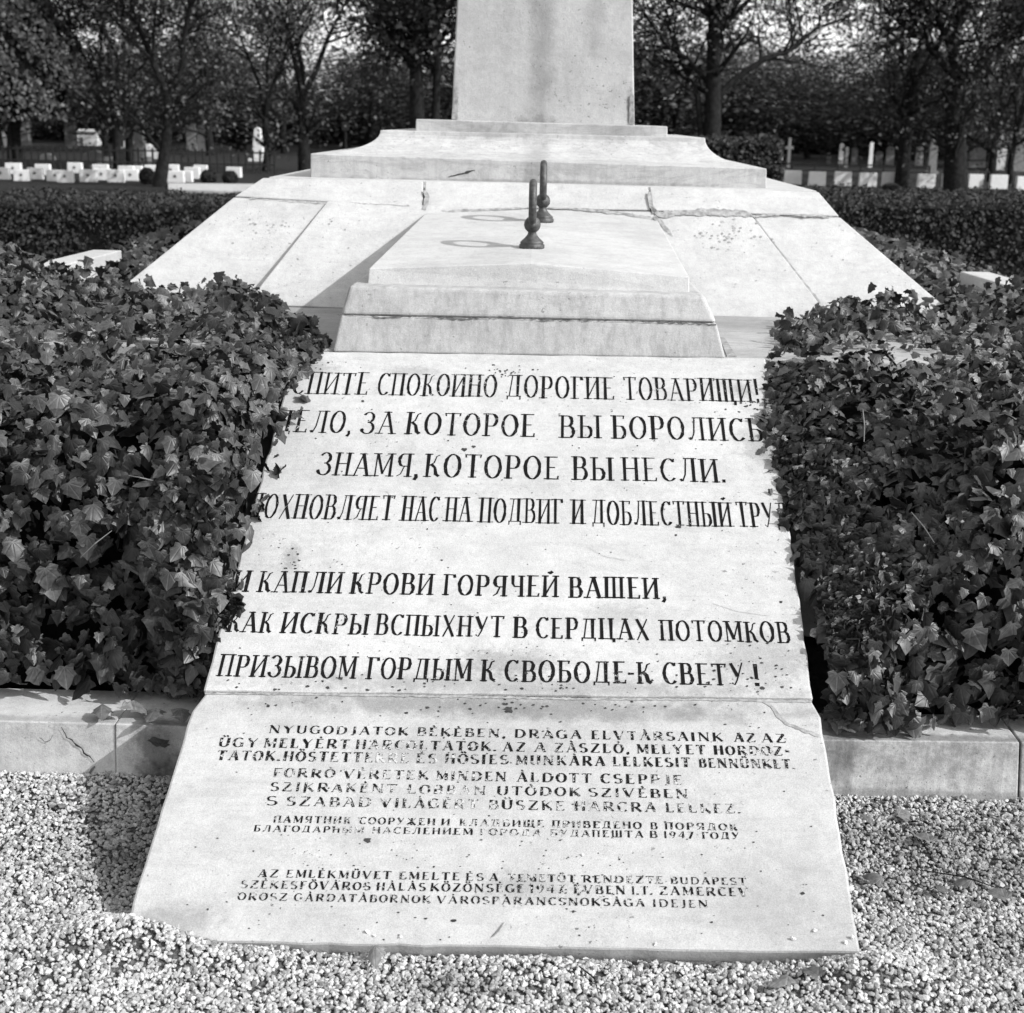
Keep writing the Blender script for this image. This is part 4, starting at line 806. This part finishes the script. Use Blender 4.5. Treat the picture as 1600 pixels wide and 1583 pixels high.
# big clipped hedge block right behind the pedestal
hb = gp(1150, 300)
hedge('tall clipped hedge block showing behind the right side of the pedestal', 2.3, 3.42, 21.5, 23.0, 1.30, 12000, 71, .06)
def stele(px, by, w, h, lab, mat=M_WHITE, top='round', y=None, rot=0, pinch=.9, cat='gravestone', name='gravestone', base=True):
    p = gp(px, by); 
    if y: p = Vector(aty(px, by, y)); p.z = -.012
    t = thing(name, lab, cat, p); bm = bmesh.new(); d = w*.5; H = h
    prof = [(-w/2, 0), (w/2, 0), (w/2*pinch, H-w*.3)]
    if top == 'round': prof += [(w/2*pinch*math.cos(a), H-w*.3+w*.3*math.sin(a)) for a in [math.pi*k/8 for k in range(1, 8)]]
    elif top == 'point': prof += [(0, H)]
    elif top == 'cross':
        c = w*.18; prof = [(-c, 0), (c, 0), (c, H*.62), (w/2, H*.62), (w/2, H*.62+2*c), (c, H*.62+2*c), (c, H), (-c, H), (-c, H*.62+2*c), (-w/2, H*.62+2*c), (-w/2, H*.62), (-c, H*.62)]
    if top not in ('cross',): prof += [(-w/2*pinch, H-w*.3)]
    bm_prism([Vector((p.x+x, p.y-d/2, p.z+z)) for x, z in prof], [Vector((p.x+x, p.y+d/2, p.z+z)) for x, z in prof], bm); from_bm('stone', bm, mat, t, bevel=.01)
    if base: from_bm('base', bm_box(p.x, p.y, p.z-.02, w*1.45, d*1.8, max(.08, h*.1)), mat, t, bevel=.01)
    return t
stele(1455, 272, .30, 1.20, 'tall grey round topped stele above the right headstone row', M_GREY, y=None, pinch=.86)
stele(213, 256, .62, 2.45, 'tall white round topped stone pillar among the left trunks', M_GREY, pinch=.8)
stele(1187, 264, .30, 1.25, 'dim grey stele behind the hedge block right of the pedestal', mat_plain('dim_stone', .10), pinch=.9)
stele(404, 252, .45, 1.15, 'pale rounded statue shaped gravestone left of the pedestal', M_WHITE, 'round', pinch=.5)
stele(168, 262, .6, .32, 'small pale block gravestone left of the pillar', M_GREY, 'round', pinch=1)
far = [(1216, 258, .3, .9, 'round'), (1231, 262, .3, 1.1, 'cross'), (1294, 258, .18, .5, 'round'), (1313, 259, .2, .9, 'point'), (1321, 262, .14, .8, 'point'), (1334, 258, .28, .7, 'round'), (1359, 262, .16, 1.0, 'point'), (1372, 259, .3, .6, 'round'), (1389, 260, .35, .8, 'round'),
       (1435, 259, .3, .8, 'round'), (1524, 262, .7, 2.0, 'point'), (1546, 265, .35, 1.2, 'cross'), (1562, 266, .8, 1.4, 'round'), (1570, 262, .3, 1.5, 'cross'), (1592, 268, 1.0, 1.6, 'round'), (11, 230, .5, 1.8, 'point'), (32, 229, .9, 1.6, 'round'),
       (112, 232, .5, 1.6, 'round'), (196, 252, .35, 2.2, 'point'), (221, 236, .4, 1.3, 'round'), (300, 238, .4, 1.4, 'round'), (320, 236, .6, 1.2, 'round'), (75, 252, .5, .25, 'round'), (150, 253, .9, .35, 'round'), (232, 248, 1.0, .5, 'round')]
names = ['cross', 'pointed stone', 'rounded stone']
for i, (x, y, w, h, tp_) in enumerate(far):
    lm = 'immediately right of the hedge block;beyond the railing left of the headstones;over the second right headstone;slim, over the third right headstone;beside the slim pillar on the right;in the dark gap above the fourth headstone;between fourth and fifth headstones;bright, above the fifth headstone;bright, left of the leaning right trunk;just left of the tall grey stele;tall, right of the big right trunk;between two thin trunks at the right;broad, before the right edge trees;bright, left of the last trunk;bright, at the right picture edge;bright, at the left picture edge;between the two leftmost trunks;left of the pale wall;slim, beside the tall white pillar;dim, right of the tall white pillar;dim, right of the forked trunk;dim, between forked trunk and statue;low, in the grass at far left;low, wide, left of twin trunks;low, wide, left of the forked trunk'.split(';')[i]
    o = stele(x, y, w, h, {'cross': 'distant pale cross gravestone ', 'point': 'distant pointed pale gravestone ', 'round': 'distant rounded pale gravestone '}[tp_]+lm, [M_WHITE, M_GREY][i % 3 > 0], tp_, y=None, base=False)
# pale wall / mausoleum seen through the trunks
p = gp(140, 228); t = thing('mausoleum', 'pale low mausoleum wall with a dark doorway seen between left trunks', 'building', p)
w_ = 40/2200*p.y; h_ = 20/2200*p.y
from_bm('wall', bm_box(p.x, p.y, 0, w_, 1.5, h_), M_WHITE, t, bevel=.02); from_bm('roof', bm_box(p.x, p.y, h_, w_*1.06, 1.7, .12), M_WHITE, t, bevel=.02); from_bm('door', bm_box(p.x-.1*w_, p.y-.76, .03, w_*.12, .06, h_*.6), M_EMB, t)
p = gp(1582, 232); t = thing('mausoleum', 'bright far mausoleum at the right picture edge behind trunks', 'building', p); w_ = 30/2200*p.y; h_ = 22/2200*p.y
from_bm('wall', bm_box(p.x, p.y, 0, w_, 1.5, h_), M_WHITE, t, bevel=.02); from_bm('roof', bm_box(p.x, p.y, h_, w_*1.06, 1.7, .12), M_WHITE, t)
# dark lantern sign on a post
p = gp(541, 262); z1 = aty(541, 190, p.y).z; t = thing('sign_post', 'dark square sign with a pale dot on a post left of the pedestal', 'sign', p)
from_bm('post', bm_box(p.x, p.y, -.02, .05, .05, z1), M_FENCE, t); zc = aty(541, 198, p.y).z; from_bm('board', bm_box(p.x, p.y-.04, zc-.11, .22, .03, .26), M_FENCE, t)
bm = bmesh.new(); bmesh.ops.create_circle(bm, cap_ends=True, radius=.035, segments=12); bmesh.ops.rotate(bm, verts=bm.verts, matrix=Matrix.Rotation(math.pi/2, 3, 'X')); bmesh.ops.translate(bm, verts=bm.verts, vec=(p.x, p.y-.058, zc+.02)); from_bm('emblem', bm, M_GREY, t)
# railings
def railing(label, xa, xb, by, rails, hpost, n):
    A, B = gp(xa, by), gp(xb, by); B.y = A.y; t = thing('railing', label, 'fence', (A+B)/2)
    for k in range(n+1):
        q = A.lerp(B, k/n); from_bm('post', bm_box(q.x, q.y, -.02, .05, .05, hpost+.02), M_FENCE, t)
    for z in rails: from_bm('rail', bm_box((A.x+B.x)/2, A.y, z, (B.x-A.x), .04, .045), M_FENCE, t)
railing('long dark low railing behind the left headstones', -60, 480, 262, (.2, .52), .62, 44)
railing('dark two bar railing behind the right headstones', 1200, 1420, 281, (.26, .44), .48, 7)

# ------------------------------------------------------------------ trees
def tree_mesh(seed, guides, lv=3, leaf_n=9000, leaf=.10, spread=.42, droop=0.0, side=7, blen=.42, up=.25, minr=.006, low=0.3):
    """guides: polylines [(Vector, r)...]; grows side branches and twigs; returns trunk bmesh and leaf points"""
    rd = random.Random(seed); bm = bmesh.new(); tips = []
    def grow(P, R_, lev):
        tube(bm, P, R_, 7 if lev == 0 else 5 if lev == 1 else 3)
        L = sum((P[i+1]-P[i]).length for i in range(len(P)-1))
        if lev >= lv: tips.extend([(p, lev) for p in P[1:]]); return
        ns = max(2, int(side*(1.0 if lev else 1)*(L/1.6 if lev == 0 else 1)))
        for k in range(ns):
            f = rd.uniform(low if lev == 0 else .15, 1.0); i = min(int(f*(len(P)-1)), len(P)-2); q = f*(len(P)-1)-i; p = P[i].lerp(P[i+1], q); r = R_[i]*(1-q)+R_[i+1]*q
            d = (P[i+1]-P[i]).normalized(); a = Vector((rd.gauss(0, 1), rd.gauss(0, 1), rd.gauss(0, .6))); a = (a-d*a.dot(d)).normalized()
            dd = (d*rd.uniform(.2, .7)+a*rd.uniform(.6, 1.1)+Vector((0, 0, up-droop*lev*.3))).normalized(); ln = blen*(2.3 if lev == 0 else 1.35 if lev == 1 else .8)*rd.uniform(.6, 1.3)
            pts = [p]; rr = [min(r*.62, .07 if lev == 0 else .025)]; m = 4
            for j in range(m):
                dd = (dd+Vector((rd.gauss(0, .22), rd.gauss(0, .22), rd.gauss(.04-droop*.25, .18)))).normalized(); pts.append(pts[-1]+dd*ln/m); rr.append(max(rr[0]*(1-(j+1)/(m+.6)), minr))
            grow(pts, rr, lev+1)
    for gde in guides: grow([p for p, r in gde], [r for p, r in gde], 0 if gde[0][1] > .0 else 1)
    T = np.array([t[0][:] for t in tips]); return bm, T
def tree(name, label, base, guides, seed, leaf_n=9000, leaf=.10, cl=.22, mat=M_TREE, tone=(1.6, 2.4), **kw):
    t = thing(name, label, 'tree', base); bm, T = tree_mesh(seed, guides, **kw)
    from_bm('trunk', bm, M_BARK, t, True)
    r = np.random.default_rng(seed); P = T[r.integers(0, len(T), leaf_n)]+r.normal(0, cl, (leaf_n, 3))
    c = P.mean(0); Nn = (P-c)*.15+r.normal(0, 1, (leaf_n, 3))+np.array([0, 0, .5])
    V, F, tn = quads(P, Nn, leaf*r.uniform(.6, 1.4, leaf_n), r.beta(*tone, leaf_n))
    o = link('crown', np_mesh('crown', V, F, tn), mat, t); o['kind'] = 'stuff'; return t
def gl(D, pts, wob=.0): return [(aty(x, y, D+(wob*(i-1) if i else 0)), w/2200*D/2) for i, (x, y, w) in enumerate(pts)]
p = gp(250, 292); D = p.y
tree('forked_tree', 'slender forked tree standing behind the left hedge', p, [gl(D, [(249, 292, 24), (256, 250, 19), (262, 200, 17), (263, 150, 15)]), gl(D, [(263, 152, 13), (245, 110, 11), (225, 60, 9), (205, 20, 8), (195, -60, 6), (180, -160, 3)], .15), gl(D, [(263, 152, 11), (285, 105, 9), (287, 60, 8), (300, 0, 6), (310, -90, 3)], -.15),
     gl(D, [(241, 100, 6), (240, 50, 5), (246, -20, 3), (250, -110, 2)], -.2)], 101, 4800, .085, .26, low=.25, blen=.55)
p = gp(1492, 298); D = p.y
tree('broad_tree', 'big dark trunked tree standing behind the right headstones', p, [gl(D, [(1492, 298, 40), (1492, 240, 34), (1491, 180, 30), (1490, 125, 28)]), gl(D, [(1490, 128, 22), (1530, 110, 18), (1565, 70, 15), (1605, 32, 13), (1680, -10, 9), (1750, -80, 4)], .2), gl(D, [(1490, 125, 20), (1488, 70, 15), (1500, 20, 12), (1520, -50, 9), (1530, -160, 4)], -.2),
     gl(D, [(1490, 120, 12), (1440, 60, 9), (1390, 20, 7), (1340, -30, 4)], -.3), gl(D, [(1489, 90, 9), (1460, 10, 7), (1430, -60, 4), (1410, -150, 2)], .3)], 102, 8500, .10, .36, low=.2, blen=.75, mat=M_TREE, tone=(1.4, 3))
p = gp(1112, 262); p = Vector(aty(1112, 262, 27)); p.z = -.01; D = 27
tree('spreading_tree', 'spreading tree with a long low bough behind the right of the obelisk', p, [[(p.copy(), .19), (aty(1112, 215, D), .17), (aty(1114, 150, D), .15), (aty(1115, 80, D), .13), (aty(1116, 0, D), .10), (aty(1117, -100, D), .05)], gl(D, [(1122, 150, 11), (1150, 122, 10), (1195, 92, 9), (1235, 78, 7), (1275, 45, 5), (1330, 25, 3)], .2),
     gl(D, [(1108, 130, 8), (1070, 90, 6), (1040, 70, 5), (1000, 10, 3)], -.2), gl(D, [(1096, 215, 11), (1090, 150, 9), (1062, 90, 6), (1040, 30, 4)], .3), gl(D, [(1116, 60, 8), (1150, 20, 6), (1200, -30, 5), (1260, -80, 3)], .2)], 103, 5200, .085, .30, low=.35, blen=.6)
p = Vector(aty(652, 262, 26)); p.z = -.01; D = 26
tree('dark_tree', 'dark leaved tree close behind the left of the obelisk', p, [[(p.copy(), .16), (aty(652, 190, D), .14), (aty(650, 100, D), .12), (aty(644, 20, D), .10), (aty(640, -90, D), .05)], [(Vector((p.x+.27, p.y+.3, -.01)), .08), (aty(680, 190, D), .08), (aty(683, 110, D), .07), (aty(680, 20, D), .05), (aty(690, -60, D), .03)],
     gl(D, [(648, 80, 8), (610, 40, 6), (580, -10, 5), (560, -60, 3)], .2), gl(D, [(682, 90, 7), (705, 60, 5), (730, -20, 3)], .2), gl(D, [(650, 120, 6), (625, 80, 4), (600, 70, 3)], -.2)], 104, 4600, .10, .17, low=.45, blen=.5, mat=M_TREED, tone=(1.4, 2.6))
def simple_tree(name, label, px, by, H, seed, r=.15, crown=1.0, fork=.35, leaf=.12, n=7000, mat=M_TREE, tone=(1.4, 2.8), low=.35, lean=0, cl=.35, blen=.8, D=None):
    p = gp(px, by) if D is None else Vector(aty(px, by, D)); p.z = -.012; rd = random.Random(seed); z = H*fork; f = p+Vector((lean*z, 0, z)); G_ = [[(p, r*1.15), (p+Vector((lean*z*.3+rd.gauss(0, .05), 0, z*.5)), r*.95), (f, r*.85)]]
    for k in range(3):
        a = rd.uniform(0, 6.28); s = rd.uniform(.2, .5)*crown; q = [f]; rr = [r*.6]
        for j in range(4): q.append(q[-1]+Vector((math.cos(a)*s+rd.gauss(0, .12), math.sin(a)*s+rd.gauss(0, .12), 1)).normalized()*(H-z)/4.3); rr.append(r*.6*(1-(j+1)/4.6))
        G_.append(list(zip(q, rr)))
    return tree(name, label, p, G_, seed, n, leaf, cl, mat, tone, low=low, blen=blen*crown, side=5)
TR = [('leafy_tree', 'thin trunk pair tree, left of the tall white pillar', 186, 266, 6.5, .15, .33, M_TREE), ('leafy_tree', 'dark slender trunk just left of the white pillar', 203, 262, 6.5, .11, .40, M_TREED), ('leafy_tree', 'leaning dark trunk left of the twin trunks', 166, 262, 6.0, .10, .32, M_TREED),
 ('leafy_tree', 'small tree beside the pale statue gravestone', 416, 268, 5.0, .11, .30, M_TREE), ('leafy_tree', 'dark trunked tree just left of the curved pedestal', 476, 268, 6.0, .17, .35, M_TREE), ('leafy_tree', 'tree rising between the statue and the sign post', 445, 240, 5.4, .16, .32, M_TREE),
 ('leafy_tree', 'tree at the far left picture edge behind the headstones', 20, 252, 6.5, .16, .3, M_TREE), ('leafy_tree', 'tree far behind the forked tree', 330, 243, 6.5, .17, .25, M_TREE), ('leafy_tree', 'slanting dark trunk left of the tall grey stele', 1408, 292, 6.0, .19, .42, M_TREED),
 ('leafy_tree', 'thin forked tree left of the last one at the right edge', 1548, 284, 5.5, .13, .25, M_TREED), ('leafy_tree', 'thin forked tree at the right picture edge', 1578, 288, 6.0, .10, .2, M_TREED), ('leafy_tree', 'dark tree over the middle right headstones', 1330, 252, 3.9, .14, .24, M_TREED),
 ('leafy_tree', 'dark tree behind the hedge block beside the pedestal', 1262, 248, 3.4, .14, .22, M_TREED), ('leafy_tree', 'tree standing far behind the sign post', 580, 240, 4.0, .16, .25, M_TREED), ('leafy_tree', 'dark tree between the leaning trunk and the stele', 1440, 256, 5.0, .16, .25, M_TREED)]
for i, (nm, lb, x, y, H, r, fk, m) in enumerate(TR): simple_tree(nm, lb, x, y, H, 200+i, r, 1.0, fk, .12, (2400 if 150 < x < 600 else 2800) if x > 100 else 5200, m, low=.3, cl=.42)
# bushy dense evergreen at the far left
def evergreen(px, by, R_, H, lab, seed, n=16000, D=None):
    p = gp(px, by) if D is None else Vector(aty(px, by, D)); p.z = -.01; t = thing('evergreen_tree', lab, 'tree', p); r = np.random.default_rng(seed)
    h = r.uniform(0, 1, n)**.8; a = r.uniform(0, 6.283, n); rad = R_*np.sqrt(np.clip(1-h**1.7, .0, 1))*(1+.12*np.sin(a*5+h*9)+.1*np.sin(a*11+h*23))*np.sqrt(r.uniform(.75, 1.05, n))
    P = np.stack([p.x+rad*np.cos(a), p.y+rad*np.sin(a), 1.3+h*(H-1.3)], 1)+r.normal(0, .09, (n, 3)); Nn = np.stack([np.cos(a), np.sin(a), .5+0*a], 1)+r.normal(0, .7, (n, 3))
    V, F, tn = quads(P, Nn, .13*r.uniform(.6, 1.4, n), r.beta(1.6, 3, n)); o = link('crown', np_mesh('crown', V, F, tn), M_TREE, t); o['kind'] = 'stuff'
    bm = bmesh.new(); tube(bm, [p, p+Vector((0, 0, H*.5)), p+Vector((0, 0, H*.93))], [.16, .12, .03], 7); from_bm('trunk', bm, M_BARK, t, True)
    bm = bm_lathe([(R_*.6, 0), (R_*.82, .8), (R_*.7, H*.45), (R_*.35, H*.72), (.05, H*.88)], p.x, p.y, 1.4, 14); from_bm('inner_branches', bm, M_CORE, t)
evergreen(28, 262, 2.0, 5.2, 'dense rounded evergreen filling the upper left corner', 301)
evergreen(1425, 250, 3.0, 4.6, 'broad dark evergreen mass left of the big right trunk', 302, 16000)
evergreen(1600, 252, 2.6, 5.0, 'dark evergreen behind the thin trees at the right edge', 303)
# far wood: rows of trees sharing meshes
far_src = []
for k in range(4):
    q = simple_tree('far_tree', 'x', 800, 240, 9.5, 400+k, .2, 1.35, .16, .24, 5000, M_TREED if k % 2 else M_TREE, low=.1, cl=.7, blen=1.0, D=75); far_src.append(q)
kids = {q.name: list(q.children) for q in far_src}
xs = np.linspace(-32, 33, 22); used = set()
for i, x in enumerate(xs):
    s = far_src[i % 4]; y = 62+10*(i % 3)+random.uniform(-3, 3)
    if s.name in used: r = s.copy(); COL.objects.link(r); ch = []
    else: r = s; used.add(s.name); ch = None
    if ch is not None:
        for c in kids[s.name]:
            d = c.copy(); COL.objects.link(d); d.parent = r; d.matrix_parent_inverse = c.matrix_parent_inverse
    px = 846+x/y*2200; sc = random.uniform(.30, .38) if 1150 < px < 1350 else random.uniform(.4, .55) if 540 < px < 700 or 990 < px < 1150 else random.uniform(.36, .52)
    r.location = (x, y, -.01); r.scale = (1.15, 1.15, sc); r.rotation_euler = (0, 0, random.uniform(0, 6.28))
    r['label'] = 'dark tree in the far wood closing the cemetery'; r['group'] = 'trees of the far wood behind the cemetery'
# undergrowth mass at the foot of the far wood
n = 60000; x = rng.uniform(-42, 44, n); hh = 3.0+1.0*noise2(x, x*0, 81, .07)+.7*noise2(x, x*0, 82, .25); z = rng.uniform(0, 1, n)*hh; y = 84+rng.uniform(-2.5, 2.5, n)+1.5*noise2(x, z, 83, .2)
V, F, tn = quads(np.stack([x, y, z], 1), np.array([[0, -.6, .5]])+rng.normal(0, .7, (n, 3)), .38*rng.uniform(.6, 1.3, n), rng.beta(1.4, 4, n))
tag(link('undergrowth', np_mesh('undergrowth', V, F, tn), M_TREED), 'dark undergrowth mass at the foot of the far wood', kind='stuff')
